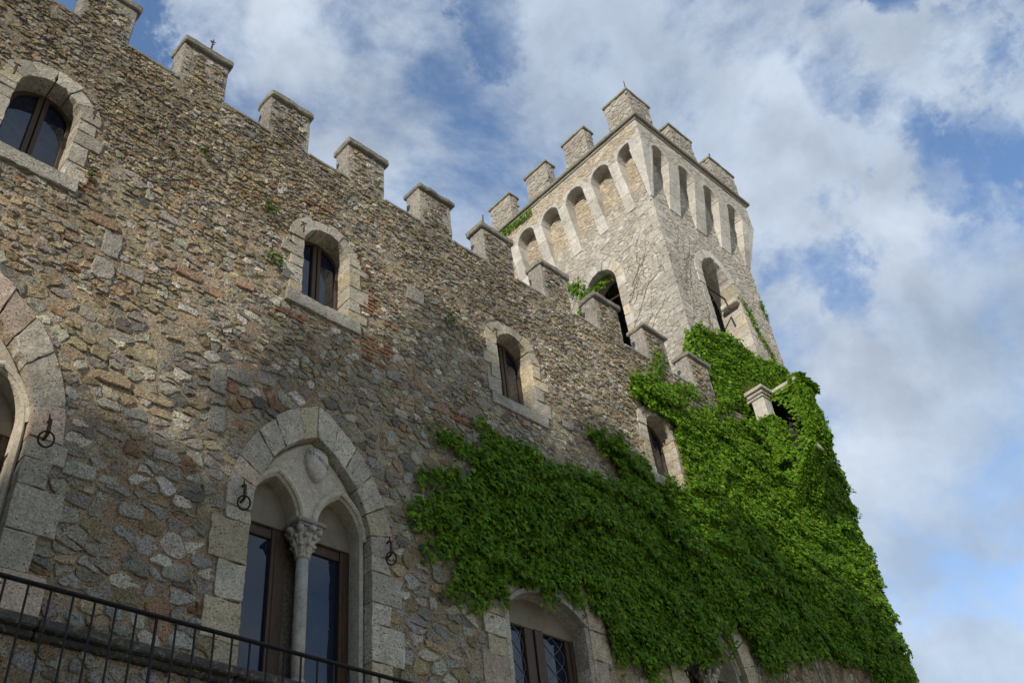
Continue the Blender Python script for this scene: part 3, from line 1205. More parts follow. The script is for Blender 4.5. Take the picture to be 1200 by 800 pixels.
for bx0, bz0, cols, rows in ((7.40, 13.35, 1, 8), (7.42, 12.30, 2, 7), (5.75, 12.42, 2, 2), (2.42, 12.9, 1, 6), (6.1, 15.25, 2, 2), (9.3, 11.9, 2, 3), (2.2, 6.05, 3, 3)):
    for r0_ in range(rows):
        for c0_ in range(cols):
            if random.random() < 0.16:
                continue
            x_ = bx0 + c0_ * 0.285 + (0.12 if r0_ % 2 else 0) + random.uniform(-.02, .02)
            z_ = bz0 + r0_ * 0.082 + random.uniform(-.006, .006)
            w0_ = random.uniform(0.20, 0.27)
            FEATURES.append((np.array([(x_, z_), (x_ + w0_, z_ + random.uniform(-.01, .01)), (x_ + w0_, z_ + 0.066), (x_, z_ + 0.066)]),
                             np.array((0.36, 0.195, 0.115)) * random.uniform(0.75, 1.15), 'brick', random.uniform(0.0, 0.02)))
for pp, tt, nm, hh in FEATURES:
    BLOCKS.append(pp)

# string course under the windows of the main storey
for x0, x1 in ((-4, -1.2), (-1.19, 1.1), (1.11, 3.3), (3.31, 5.6), (5.61, 7.9), (7.91, 9.3)):
    box('string_course', M_COPING, wing, (x0, x1, 9.84, 10.2, 6.50, 6.615), 0.02, 0.3, 0.008, (0.075, 0.07, 0.062))
    BLOCKS.append(np.array([(x0, 6.5), (x1, 6.5), (x1, 6.615), (x0, 6.615)]))
    box('string_moulding', M_COPING, wing, (x0, x1, 9.92, 10.2, 6.42, 6.497), 0.015, 0.3, 0.006, (0.055, 0.05, 0.045))
    BLOCKS.append(np.array([(x0, 6.42), (x1, 6.42), (x1, 6.5), (x0, 6.5)]))

# ---- mortar sheet
Z_CREN = 16.60
X0, X1 = -4.0, 23.9
d = 0.075
nx_, nz_ = int((X1 - X0) / d), int(Z_CREN / d)
gx = np.linspace(X0, X1, nx_ + 1)
gz = np.linspace(0, Z_CREN, nz_ + 1)
GX, GZ = np.meshgrid(gx, gz)
u, v = GX.ravel(), GZ.ravel()
disp = (fb2(u, v, 2.0, 3, 8) - .5) * 0.05 + (fb2(u, v, 11.0, 2, 9) - .5) * 0.03
Vm = np.stack([u, 10.005 - disp, v], 1)
ii = np.arange((nx_ + 1) * (nz_ + 1)).reshape(nz_ + 1, nx_ + 1)
quads = np.stack([ii[:-1, :-1], ii[:-1, 1:], ii[1:, 1:], ii[1:, :-1]], -1).reshape(-1, 4)
cxq = Vm[quads][:, :, 0].mean(1)
czq = Vm[quads][:, :, 2].mean(1)
keep = np.ones(len(quads), bool)
for h in HOLES:
    keep &= ~inpoly(cxq, czq, h)
warm = fb2(u, v, 0.7, 4, 21)
low = np.clip((11.0 - v) / 3.0, 0, 1)
cm = np.array([0.36, 0.31, 0.23])[None] * np.ones((len(u), 1))
cm = cm * (1 - 0.35 * low[:, None]) + np.array([0.36, 0.26, 0.16]) * (0.35 * low[:, None])
w_ = np.clip((warm - 0.55) / 0.1, 0, 1)[:, None]
cm = cm * (1 - w_ * 0.5) + np.array([0.33, 0.215, 0.135]) * w_ * 0.5
up = np.clip((v - 14.2) / 1.0, 0, 1)[:, None]
cm = cm * (1 - up) + np.array([0.26, 0.225, 0.17]) * up
cm = cm * np.array([1.34, 1.305, 1.215])
wall = link('facade_wall', mesh_np('facade_wall', Vm, [quads[keep]], cm), M_MORTAR, wing)

# ---- merlons
MER = []
for k in range(-2, 9):
    xl = 3.50 + 1.764 * k
    MER.append((xl + 0.05, xl + 0.93))
# ---- facade rubble
random.seed(21)
rowh = lambda v: (0.10, 0.23) if v < 11.2 else ((0.075, 0.15) if v < 13.6 else (0.055, 0.11))
wid = lambda v: (0.14, 0.46) if v < 11.2 else ((0.10, 0.30) if v < 13.6 else (0.08, 0.20))
seeds = course_seeds(-3.9, 24.2, 4.7, 17.75, rowh, wid)
cells = voronoi(seeds, 1.25)


def facade_gap(x, z):
    if z < 11.5:
        return 0.006 + 0.034 * random.random() ** 2.0
    return 0.004 + 0.018 * random.random() ** 2


def facade_h(x, z):
    return random.uniform(-0.004, 0.030) if z < 13.6 else random.uniform(-0.006, 0.034)


V, C, area = stone_arrays(cells, facade_gap, facade_h, FY, 10, 3, 0.075)
ok = (C[:, 0] < 23.85) & (area < 0.16)
inm = np.zeros(len(C), int) - 1
for k, (a, b) in enumerate(MER):
    inm[(C[:, 0] > a + 0.09) & (C[:, 0] < b - 0.09) & (C[:, 1] > Z_CREN) & (C[:, 1] < 17.60)] = k
ok &= (C[:, 1] < Z_CREN - 0.03) | (inm >= 0)
for p in BLOCKS:
    lo, hi = p.min(0) - 0.3, p.max(0) + 0.3
    near = (C[:, 0] > lo[0]) & (C[:, 0] < hi[0]) & (C[:, 1] > lo[1]) & (C[:, 1] < hi[1])
    ix = np.where(near & ok)[0]
    if len(ix):
        c = p.mean(0)
        ok[ix[inpoly(C[ix, 0], C[ix, 1], p)]] = False
for h in HOLES:
    ok &= ~inpoly(C[:, 0], C[:, 1], h)
V, C, area, inm = V[ok], C[ok], area[ok], inm[ok]
tint = stone_tint(C)
P3 = np.stack([C[:, 0], np.full(len(C), 10.0), C[:, 1]], 1)
pu, pv, pd = project(P3)
IVY_MAIN = np.array([(8.80, 9.67), (9.10, 10.23), (9.60, 10.55), (9.70, 11.05), (10.08, 11.75), (10.86, 11.94), (11.43, 11.7), (12.6, 11.87), (13.4, 11.99), (13.82, 12.34), (13.18, 13.08), (13.79, 13.27), (14.44, 13.0), (15.43, 12.79), (15.77, 12.77), (16.02, 13.57), (16.05, 14.39), (15.72, 14.98), (14.71, 14.9), (14.92, 15.16), (14.9, 15.52), (15.84, 15.85), (16.68, 15.72), (17.31, 16.11), (17.94, 15.98), (18.67, 16.54), (19.71, 16.41), (20.78, 16.65), (22.2, 17.3), (24.3, 18.3), (24.3, 10.3), (22.28, 9.97), (20.97, 10.24), (19.47, 10.03), (18.31, 9.67), (17.27, 9.04), (16.96, 9.32), (16.87, 9.77), (16.51, 10.14), (16.04, 10.16), (15.74, 9.58), (15.36, 8.85), (14.94, 8.8), (14.92, 9.04), (14.15, 8.78), (13.32, 8.33), (12.95, 8.42), (13.19, 8.66), (12.59, 8.71), (12.53, 9.08), (12.27, 9.32), (12.08, 9.43), (11.91, 9.67), (11.42, 9.24), (11.34, 9.37), (10.86, 9.46), (11.0, 9.12), (10.4, 8.95), (10.19, 8.75), (9.76, 8.91), (9.48, 8.69), (9.25, 8.66), (9.45, 8.97), (9.15, 9.05), (9.25, 9.26), (8.9, 9.35)])
vis = (pu > 5) & (pu < 1195) & (pv > 5) & (pv < 795) & ~inpoly(C[:, 0], C[:, 1], IVY_MAIN)
score = np.where(vis & (inm < 0), area / pd ** 3, 0)
big = np.argsort(-score)[:270]
fac = inm < 0
fidx = np.where(fac)[0]
remap = {int(a): i for i, a in enumerate(fidx)}
build_stones(V[fidx], tint[fidx], wall, M_RUBBLE, [remap[int(b)] for b in big if int(b) in remap])

for pp, tt, nm, hh in FEATURES:
    block(pp, -0.06, 0.012 + hh, wall, M_RUBBLE, nm, tuple(tt), register=False, bev=0.012)
random.seed(5)
for k, (a, b) in enumerate(MER):
    mo = box('merlon', M_MORTAR, wing, (a, b, 10.004, 10.41, Z_CREN - 0.02, 17.66), 0.02, 0.16, 0.012, (0.42, 0.39, 0.33))
    dz = random.uniform(-0.03, 0.02)
    o = box('coping', M_COPING, mo, (a - random.uniform(.03, .07), b + random.uniform(.03, .07), 9.93 + random.uniform(-.02, .02), 10.46, 17.655, 17.80 + dz), 0.022, 0.10, 0.02, tuple(np.array((0.20, 0.19, 0.155)) * random.uniform(0.8, 1.2)))
    ix = np.where(inm == k)[0]
    if len(ix):
        build_stones(V[ix], tint[ix], mo, M_RUBBLE, [], 'stone', 'rubble')
    if k + 1 < len(MER):
        c = MER[k + 1][0]
        box('crenel_ledge', M_COPING, wing, (b - 0.01, c + 0.01, 9.975, 10.44, Z_CREN - 0.03, Z_CREN + 0.045), 0.015, 0.15, 0.012, (0.26, 0.245, 0.205))

# body of the building behind the facade sheet
box('wall_core', M_MORTAR, wing, (X0, 23.88, 10.62, 18.0, 0.0, 16.0), 0.0, 0, 0, (0.25, 0.22, 0.17))
box('parapet_core', M_MORTAR, wing, (X0, 23.88, 10.06, 10.42, 15.12, Z_CREN - 0.035), 0.0, 0, 0, (0.25, 0.22, 0.17))
box('roof_walk', M_MORTAR, wing, (X0, 18.9, 10.43, 18.0, 16.004, 16.05), 0.0, 0, 0, (0.3, 0.28, 0.24))
box('side_wall', M_MORTAR, wing, (23.72, 23.90, 10.08, 18.0, 0.0, Z_CREN - 0.05), 0.0, 0.5, 0.01, (0.26, 0.23, 0.18))

# ---- projecting corner box with an open side (under the creeper)
ob = empty('corner_turret', (21.1, 10.0, 15.4))
ob.parent = wing
ob.location = np.array((21.1, 10.0, 15.4)) - ORG['castle_wing']
pale = (0.44, 0.42, 0.37)
box('pier', M_SMOOTH, ob, (20.27, 20.68, 9.60, 9.97, 15.3, 17.30), 0.02, 0.25, 0.005, pale)
box('pier', M_SMOOTH, ob, (20.70, 21.25, 8.84, 8.95, 15.45, 17.30), 0.02, 0.25, 0.005, pale)
box('shade_lining', M_DARK, ob, (21.22, 21.26, 8.955, 9.96, 15.45, 17.295), 0.0)  # panels coloured near black so the sun-facing hollow looks deeply shaded
box('shade_lining', M_DARK, ob, (20.72, 21.215, 9.93, 9.965, 15.45, 17.295), 0.0)
box('shade_lining', M_DARK, ob, (20.72, 21.215, 8.955, 9.925, 17.25, 17.296), 0.0)
for z0, z1, p in ((17.30, 17.38, 0.03), (17.385, 17.48, 0.07), (17.485, 17.60, 0.13)):
    mb = MB()
    V_, F_ = box_vf(20.27 - p, 20.70, 9.60 - p, 10.45, z0, z1, 0.015, 0.3)
    mb.add(V_, F_, (0.40, 0.375, 0.32))
    mb.build('cornice', M_COPING, ob, False, 0.004)
    mb = MB()
    V_, F_ = box_vf(20.703 - p * 0.5, 21.26 + p, 8.86 - p, 10.02, z0 + 0.003, z1 + 0.004, 0.015, 0.3)
    mb.add(V_, F_, (0.40, 0.375, 0.32))
    mb.build('cornice', M_COPING, ob, False, 0.004)
mb = MB()
tube(mb, [(20.76, 9.92, 16.35), (20.76, 9.2, 16.35)], 0.018, 6)
tube(mb, [(20.76, 9.92, 16.0), (20.76, 9.2, 16.0)], 0.018, 6)
mb.build('guard_bar', M_IRON, ob)

# ------------------------------------------------------------------ tower
tower = empty('castle_tower', (21.6, 14.2, 16.0))
tag(tower, 'square pale stone tower with arched corbels and battlements rising behind the wing', 'tower')
TX0, TX1, TY0, TY1 = 18.95, 24.20, 10.42, 18.0
PJ = 0.46
Z_CB, Z_SP, Z_CO = 25.25, 27.25, 28.38
tcol = (0.44, 0.415, 0.365)
TFR = frame_y(TY0)
TLF = frame_x(TX0)
F_WIN = (21.62, 22.75, 0.93, 1.35, 16.0)      # centre, spring, half width, rise, bottom
L_WIN = (-13.02, 23.15, 0.64, 0.72, 16.0)
random.seed(91)
TB = []


def sheet(fr, u0, u1, v0, v1, hole, name, parent, dd=0.12):
    nu, nv = int((u1 - u0) / dd), int((v1 - v0) / dd)
    U, W = np.meshgrid(np.linspace(u0, u1, nu + 1), np.linspace(v0, v1, nv + 1))
    U, W = U.ravel(), W.ravel()
    h = (fb2(U, W, 2.2, 3, 44) - .5) * 0.010
    Vv = fr(U, W, h)
    ix = np.arange((nu + 1) * (nv + 1)).reshape(nv + 1, nu + 1)
    q = np.stack([ix[:-1, :-1], ix[:-1, 1:], ix[1:, 1:], ix[1:, :-1]], -1).reshape(-1, 4)
    if hole is not None:
        q = q[~inpoly(U[q].mean(1), W[q].mean(1), hole)]
    c = np.array([0.37, 0.34, 0.285]) * (0.85 + 0.3 * fb2(U, W, 1.5, 3, 5))[:, None]
    return link(name, mesh_np(name, Vv, [q], c), M_TOWER, parent)


def tower_win(spec, fr, label, nb=5):
    cx, zs, hw, rise, zb = spec
    hole = arch_outline(cx, zs, hw + 0.08, rise + 0.08, zb)
    mb = MB()
    oo = arch_outline(cx, zs, hw + 0.012, rise + 0.012, zb)
    n = len(oo)
    # reveal lining
    Vv = np.concatenate([fr(oo[:, 0], oo[:, 1], np.full(n, -0.03)), fr(oo[:, 0], oo[:, 1], np.full(n, -0.75))])
    mb.add(Vv, [[i, i + 1, n + i + 1, n + i] for i in range(n - 1)], (0.40, 0.365, 0.30))
    w = mb.build('tower_opening', M_TOWERW, tower, False)
    w['label'] = label
    e0 = len(BLOCKS)
    voussoirs(cx, zs, hw, rise, hw + 0.34, rise + 0.32, nb, w, -0.42, 0.035, M_TOWERW, 0.0, (0.47, 0.45, 0.40), fr, wob=0.015)
    for s in (-1, 1):
        jamb(cx + s * hw, s, 18.2, zs - 0.004, w, -0.42, 0.03, 0.24, 0.36, 0.35, 0.55, M_TOWERW, 0.0, (0.45, 0.42, 0.36), fr)
    TBk = BLOCKS[e0:]
    del BLOCKS[e0:]
    return w, hole, TBk


wF, holeF, bF = tower_win(F_WIN, TFR, 'tall round headed opening with an iron bar')
wL, holeL, bL = tower_win(L_WIN, TLF, 'dark arched opening behind the merlons with trailing creeper')
tw_front = sheet(TFR, TX0, TX1, 15.9, 28.3, holeF, 'tower_wall', tower)
tw_left = sheet(TLF, -TY1, -TY0, 15.9, 28.3, holeL, 'tower_wall', tower)
box('tower_wall', M_TOWER, tower, (24.0, TX1, TY0 + 0.02, TY1, 15.9, 28.3), 0.0, 0.6, 0.01, tcol)
box('tower_wall', M_TOWER, tower, (TX0 + 0.02, 23.98, TY1 - 0.2, TY1, 15.9, 28.3), 0.0, 0, 0, tcol)
box('tower_floor', M_TOWER, tower, (TX0 + 0.03, 23.98, TY0 + 0.03, TY1 - 0.22, 27.9, 28.25), 0.0, 0, 0, tcol)
# inner lining so the room behind the openings is closed
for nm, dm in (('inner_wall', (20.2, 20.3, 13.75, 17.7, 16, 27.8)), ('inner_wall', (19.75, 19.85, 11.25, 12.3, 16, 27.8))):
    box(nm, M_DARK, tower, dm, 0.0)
# iron tie bars
mb = MB()
tube(mb, [(20.70, 10.62, 22.72), (22.0, 10.60, 22.66), (22.0, 10.55, 22.2)], 0.03, 8)
mb.build('tie_bar', M_RUST, wF)
mb = MB()
tube(mb, [(19.12, 12.40, 22.6), (19.12, 13.62, 22.75)], 0.025, 8)
mb.build('tie_bar', M_RUST, wL)
# curved impost block on the right reveal of the front opening
box('impost', M_TOWERW, wF, (22.30, 22.62, 10.395, 11.0, 22.62, 22.80), 0.03, 0.1, 0.004, (0.47, 0.44, 0.38))

# parapet with arched corbel table
fx0, fx1 = TX0 - PJ, TX1 + PJ
fy0 = TY0 - PJ
AF = [19.45 + 1.36 * k for k in range(4)]
AL = [-(10.62 + 1.19 * k) for k in range(6)]
AHW, ARI = 0.40, 0.42


def parapet_poly(u0, u1, centers):
    P = [(u0, Z_CO), (u0, Z_SP)]
    for c in sorted(centers):
        P += [(c - AHW, Z_SP)] + [(c + AHW * math.cos(math.pi - math.pi * k / 12), Z_SP + ARI * math.sin(math.pi * k / 12)) for k in range(1, 12)] + [(c + AHW, Z_SP)]
    P += [(u1, Z_SP), (u1, Z_CO)]
    return P[::-1]


pf = parapet_poly(fx0, fx1, AF)
pl = parapet_poly(-TY1, -(fy0 + 0.03), AL)
mb = MB()
extrude(mb, pf, -0.02, PJ, TFR, 0.012, (0.46, 0.435, 0.385))
parF = mb.build('parapet', M_TOWER, tower, False)
mb = MB()
extrude(mb, pl, 0.0, PJ - 0.003, TLF, 0.012, (0.46, 0.435, 0.385))
parL = mb.build('parapet', M_TOWER, tower, False)


def corbel(fr, u0, u1, name='corbel'):
    """wedge that grows out of the wall up to the parapet, in three dressed blocks"""
    zs = [Z_CB, Z_CB + 0.62, Z_CB + 1.32, Z_SP - 0.003]
    first = None
    for k in range(3):
        za, zb = zs[k] + 0.006, zs[k + 1] - 0.006
        ha = PJ * (za - Z_CB) / (Z_SP - Z_CB) + 0.035
        hb = PJ * (zb - Z_CB) / (Z_SP - Z_CB) + 0.035
        ha, hb = min(ha, PJ + 0.012), min(hb, PJ + 0.012)
        Vv = np.array([fr(np.array(a), np.array(b), np.array(c)) for a, b, c in
                       ((u0, za, -0.05), (u1, za, -0.05), (u1, zb, -0.05), (u0, zb, -0.05), (u0, za, ha), (u1, za, ha), (u1, zb, hb), (u0, zb, hb))])
        mb = MB()
        mb.add(Vv, [[4, 5, 6, 7], [0, 3, 2, 1], [0, 1, 5, 4], [1, 2, 6, 5], [2, 3, 7, 6], [3, 0, 4, 7]], tuple(np.array((0.52, 0.495, 0.435)) * random.uniform(0.78, 1.08)))
        o = mb.build(name if first is None else 'corbel_block', M_TOWERW, tower if first is None else first, False, 0.004)
        first = first or o
    return first


edges = [fx0 + 0.0] + [e for c in AF for e in (c - AHW, c + AHW)] + [fx1]
for k in range(0, len(edges), 2):
    a, b = edges[k], edges[k + 1]
    if k == 0:
        a = TX0 + 0.0
    if k == len(edges) - 2:
        b = TX1
    if b - a > 0.62:
        corbel(TFR, a + 0.01 if k else a, a + 0.55)
        if k == len(edges) - 2:
            pass
    else:
        corbel(TFR, a + 0.01, b - 0.01)
sl = sorted(AL)
edges = [-TY1 + 0.1] + [e for c in sl for e in (c - AHW, c + AHW)] + [-TY0]
for k in range(0, len(edges), 2):
    a, b = edges[k], edges[k + 1]
    if b - a > 0.04:
        corbel(TLF, a + 0.01, b - 0.01)


# corner corbels: inverted pyramids that carry the parapet corners
def corner_corbel(sx, xw):
    Vv, F = [], []
    for z, p in ((Z_CB, 0.03), (Z_SP - 0.003, PJ + 0.008)):
        x_out = xw + sx * p
        x_in = xw - sx * (0.02 if sx < 0 else 0.22)
        y_out = TY0 - p
        Vv += [(x_out, y_out, z), (x_in, y_out, z), (x_in, TY0 + 0.02, z), (x_out, TY0 + 0.02 if sx > 0 else TY0 + 0.05, z)]
    F = [[0, 1, 2, 3], [4, 7, 6, 5], [0, 4, 5, 1], [1, 5, 6, 2], [2, 6, 7, 3], [3, 7, 4, 0]]
    if sx > 0:
        F = [f[::-1] for f in F]
    mb = MB()
    mb.add(Vv, F, (0.50, 0.48, 0.43))
    o = mb.build('corner_corbel', M_TOWERW, tower, False, 0.003)
    return o


corner_corbel(-1, TX0)
corner_corbel(1, TX1)
# cornice and battlements
for z0, z1, p, t in ((Z_CO, Z_CO + 0.075, 0.05, (0.36, 0.34, 0.29)), (Z_CO + 0.078, Z_CO + 0.21, 0.14, (0.19, 0.18, 0.14))):
    box('cornice', M_COPING, tower, (fx0 - p, fx1 + p, fy0 - p, TY1 + 0.3, z0, z1), 0.02, 0.35, 0.008, t)
ZM = Z_CO + 0.21
TMER = []
for (x0, x1, y0, y1) in ((18.50, 19.68, 9.98, 11.02), (20.78, 22.05, 9.99, 10.42), (23.12, 24.60, 9.99, 10.9), (18.50, 18.93, 12.02, 13.06), (18.50, 18.93, 13.94, 15.0), (18.50, 18.93, 15.87, 16.93)):
    mo = box('merlon', M_TOWER, tower, (x0, x1, y0, y1, ZM - 0.01, 30.05), 0.02, 0.2, 0.012, (0.33, 0.305, 0.26))
    TMER.append((mo, x0, x1, y0, y1))
    box('coping', M_COPING, mo, (x0 - 0.055, x1 + 0.055, y0 - 0.055, y1 + 0.055, 30.05, 30.16), 0.015, 0.2, 0.01, (0.23, 0.215, 0.16))

# ---- tower rubble
TPAL = np.array([(0.445, 0.415, 0.35), (0.475, 0.445, 0.38), (0.41, 0.38, 0.32), (0.435, 0.385, 0.30), (0.505, 0.475, 0.41), (0.375, 0.345, 0.29)])


def tower_stones(fr, u0, u1, hole, blocks, parL_, fr2, poly, merl, parent2, sgn_x):
    random.seed(int(abs(u0 * 100)))
    sd = course_seeds(u0 - .3, u1 + .3, 16.5, 28.6, lambda v: (0.09, 0.17), lambda v: (0.15, 0.38), 0.36)
    cl = voronoi(sd, 1.2)
    V, C, ar = stone_arrays(cl, lambda a, b: 0.003 + 0.008 * random.random() ** 2, lambda a, b: random.uniform(0.008, 0.018), fr, 9, 12, 0.06, 0.018)
    low = (C[:, 0] > u0 + 0.03) & (C[:, 0] < u1 - 0.03) & (C[:, 1] < Z_SP + 0.5) & ~inpoly(C[:, 0], C[:, 1], hole)
    for p in blocks:
        low &= ~inpoly(C[:, 0], C[:, 1], p)
    t = TPAL[rng.choice(6, len(C), p=[.3, .2, .2, .12, .1, .08])] * rng.uniform(0.88, 1.12, (len(C), 1))
    warm = np.clip((C[:, 1] - 25.6) / 0.6, 0, 1)[:, None] * (sgn_x < 0)
    t = t * (1 - warm) + t * np.array([1.02, 0.93, 0.80]) * warm
    ix = np.where(low)[0]
    P3 = fr(C[ix, 0], C[ix, 1], np.zeros(len(ix)))
    pu, pv, pd = project(P3)
    sc = np.where((pu > 560) & (pv > 100) & (pv < 440), ar[ix] / pd ** 3, 0)
    build_stones(V[ix], t[ix], parL_, M_TOWER, np.argsort(-sc)[:150])
    # parapet face
    Vp, Cp, ap = stone_arrays(cl, lambda a, b: 0.003 + 0.008 * random.random() ** 2, lambda a, b: random.uniform(0.006, 0.014), fr2, 9, 13, 0.06, 0.018)
    up = inpoly(Cp[:, 0], Cp[:, 1], np.array(poly)) & (Cp[:, 1] < Z_CO - 0.04) & (Cp[:, 0] > poly_lo(poly) + 0.1) & (Cp[:, 0] < poly_hi(poly) - 0.1)
    for c in merl:
        up &= ~((np.abs(Cp[:, 0] - c) < AHW + 0.16) & (np.hypot(Cp[:, 0] - c, np.maximum(Cp[:, 1] - Z_SP, 0)) < AHW + 0.17))
    ix = np.where(up)[0]
    build_stones(Vp[ix], t[ix], parent2, M_TOWER, [])


def poly_lo(p):
    return min(q[0] for q in p)


def poly_hi(p):
    return max(q[0] for q in p)


tower_stones(TFR, TX0, TX1, holeF, bF, tw_front, frame_y(fy0), pf, AF, parF, 1)
tower_stones(TLF, -TY1, -TY0, holeL, bL, tw_left, frame_x(fx0), pl, AL, parL, -1)

def face_stones(fr, u0, u1, v0, v1, parent, seed):
    random.seed(seed)
    cl = voronoi(course_seeds(u0 - .5, u1 + .5, v0 - .4, v1 + .4, lambda v: (0.12, 0.22), lambda v: (0.18, 0.42), 0.4), 1.2)
    V, C, ar = stone_arrays(cl, lambda a, b: 0.004 + 0.008 * random.random(), lambda a, b: random.uniform(0.014, 0.028), fr, 9, seed, 0.06, 0.02)
    k = (C[:, 0] > u0 + 0.07) & (C[:, 0] < u1 - 0.07) & (C[:, 1] > v0 + 0.05) & (C[:, 1] < v1 - 0.05)
    V, C = V[k], C[k]
    if len(V):
        rr = np.random.default_rng(seed)
        t = TPAL[rr.choice(6, len(C))] * rr.uniform(0.72, 0.88, (len(C), 1))
        build_stones(V, t, parent, M_TOWER, range(len(V)))


for k, (mo, x0, x1, y0, y1) in enumerate(TMER):
    face_stones(frame_y(y0), x0, x1, ZM, 30.05, mo, 700 + k)
    face_stones(frame_x(x0), -y1, -y0, ZM, 30.05, mo, 720 + k)

# quoins up the visible corner of the shaft
random.seed(33)
zq = 17.0
kq = 0
while zq < Z_CB - 0.25:
    hq = random.uniform(0.24, 0.36)
    lx, ly = (random.uniform(0.45, 0.6), random.uniform(0.22, 0.3)) if kq % 2 else (random.uniform(0.22, 0.3), random.uniform(0.5, 0.7))
    tq = np.array((0.47, 0.44, 0.375)) * random.uniform(0.74, 1.1)
    box('quoin', M_TOWER, tower, (TX0 - 0.022, TX0 + lx, TY0 - 0.022, TY0 + ly, zq + 0.003, zq + hq - 0.003), 0.008, 0.2, 0.006, tuple(tq))
    zq += hq
    kq += 1

# ------------------------------------------------------------------ creeper
LEAF2 = np.array([(0, 0.0), (0.42, -0.08), (0.50, 0.34), (0.24, 0.42), (0.0, 1.0), (-0.24, 0.42), (-0.50, 0.34), (-0.42, -0.08)])
LT = np.array([(0, 1, 2), (0, 2, 3), (0, 3, 4), (0, 4, 5), (0, 5, 6), (0, 6, 7)])


def leaves_mesh(name, P, Nn, size, tint, parent, mat=M_LEAF, r_=None):
    """P (n,3) anchors, Nn (n,3) outward normals; leaves hang tip down"""
    r_ = r_ or np.random.default_rng(1)
    n = len(P)
    nrm = Nn + r_.normal(0, 0.42, (n, 3)) + np.array([0, 0, 0.32])
    nrm /= np.linalg.norm(nrm, axis=1, keepdims=True)
    dn = np.array([0, 0, -1.0]) + r_.normal(0, 0.38, (n, 3))
    dn = dn - nrm * (dn * nrm).sum(1, keepdims=True)
    dn /= np.linalg.norm(dn, axis=1, keepdims=True)
    sd = np.cross(dn, nrm)
    k = len(LEAF2)
    s = size[:, None, None]
    fold = -np.abs(LEAF2[:, 0]) * 0.35 - (LEAF2[:, 1] ** 2) * 0.22
    V = P[:, None] + s * (sd[:, None] * LEAF2[None, :, 0:1] + dn[:, None] * LEAF2[None, :, 1:2] + nrm[:, None] * fold[None, :, None])
    F = (LT[None] + (np.arange(n) * k)[:, None, None]).reshape(-1, 3)
    me = mesh_np(name, V.reshape(-1, 3), [F], np.repeat(tint, k, 0), False)
    o = link(name, me, mat, parent)
    o['kind'] = 'stuff'
    return o


def leaf_tint(n, r_, dead=0.0):
    t = np.array([0.093, 0.186, 0.012])[None] * r_.uniform(0.5, 1.5, (n, 1))
    y = r_.random(n)[:, None]
    t = t * np.where(y > 0.75, np.array([1.45, 1.18, 0.9]), np.where(y < 0.2, np.array([0.75, 0.9, 1.1]), np.array([1, 1, 1])))
    t = np.where(y > 1 - dead, np.array([0.16, 0.10, 0.03]), t)
    return t


r_ = np.random.default_rng(77)


def scatter(poly, n, seed, edge=0.22):
    lo, hi = poly.min(0), poly.max(0)
    rr = np.random.default_rng(seed)
    x = rr.uniform(lo[0], hi[0], n)
    z = rr.uniform(lo[1], hi[1], n)
    jx = (fb2(x, z, 2.3, 4, 61) - .5) * 4 * edge + rr.normal(0, 0.09, n)
    jz = (fb2(x, z, 2.3, 4, 67) - .5) * 4 * edge + rr.normal(0, 0.09, n)
    k = inpoly(x + jx, z + jz, poly)
    return x[k], z[k]


ivy = empty('climbing_creeper', (18.5, 9.9, 8.4))
tag(ivy, 'dense green creeper covering the castle wing up to the foot of the tower', 'creeper')
x, z = scatter(IVY_MAIN, 250000, 5, 0.17)
ok = (x < 23.75 + 0.25 * fb2(np.zeros_like(z), z, 1.2, 3, 19))
# patchy fringe high on the wall
patch = fb2(x, z, 1.3, 4, 71)
hi_ = np.clip((z - 15.0 - np.clip(x - 17.5, 0, 9) * 0.5) / 0.4, 0, 1)
ok &= (patch > 0.49 * hi_)
# keep the window openings clear
for cx_, hw_, za, zb_ in ((15.57, 0.50, 12.98, 14.7), (11.09, 1.0, 6.5, 9.08), (11.9, 0.55, 6.5, 8.95), (15.58, 0.9, 6.5, 8.7), (16.35, 0.55, 6.5, 9.55), (14.95, 0.22, 12.6, 14.9)):
    ok &= ~((np.abs(x - cx_) < hw_) & (z > za) & (z < zb_))
ok &= ~((x > 20.2) & (x < 21.3) & (z > 15.5))
# the open side of the corner turret stays dark
x, z = x[ok], z[ok]
q = r_.random(len(x))
clump = fb2(x, z, 1.25, 3, 81)
tier = fb2(x, z * 1.2, 3.4, 2, 83)
corner = np.clip((x - 16) / 8, 0, 1)
thick = 0.05 + 0.17 * np.clip((clump - 0.3) * 2.2, 0, 1) + 0.13 * np.clip((tier - 0.35) * 2.5, 0, 1) + 0.05 * corner
saw = (z * 0.95 + 0.35 * np.sin(x * 1.3) + 2.2 * fb2(x, z, 0.6, 3, 161)) % 1.0
thick = thick * 0.8 + 0.20 * (1 - saw) ** 1.3 * np.clip((fb2(x, z, 0.9, 2, 163) - 0.25) * 2.5, 0, 1)
thick = thick * (0.45 + 0.55 * np.clip((x - 8.8) / 2.2, 0, 1))
y = 9.93 - thick * q ** 0.75
P = np.stack([x, y, z], 1)
Nn = np.tile(np.array([0, -1.0, 0.0]), (len(P), 1))
size = 0.042 + 0.082 * r_.random(len(P)) ** 1.3
leaves_mesh('foliage', P, Nn, size, leaf_tint(len(P), r_), ivy, r_=r_)
# round the corner and on the side wall
n = 26000
zz = r_.uniform(9.6, 17.2, n)
yy = 10.0 + np.abs(r_.normal(0, 0.9, n))
bul = fb2(yy, zz, 1.1, 3, 91)
xx = 23.86 + (0.04 + 0.34 * bul) * np.sqrt(r_.random(n))
xx = xx - 0.15 * (yy < 10.15)
P = np.stack([xx, yy - 0.12 * bul, zz], 1)
leaves_mesh('foliage', P, np.tile(np.array([0.8, -0.5, 0.0]), (n, 1)), r_.uniform(0.06, 0.125, n), leaf_tint(n, r_), ivy, r_=r_)
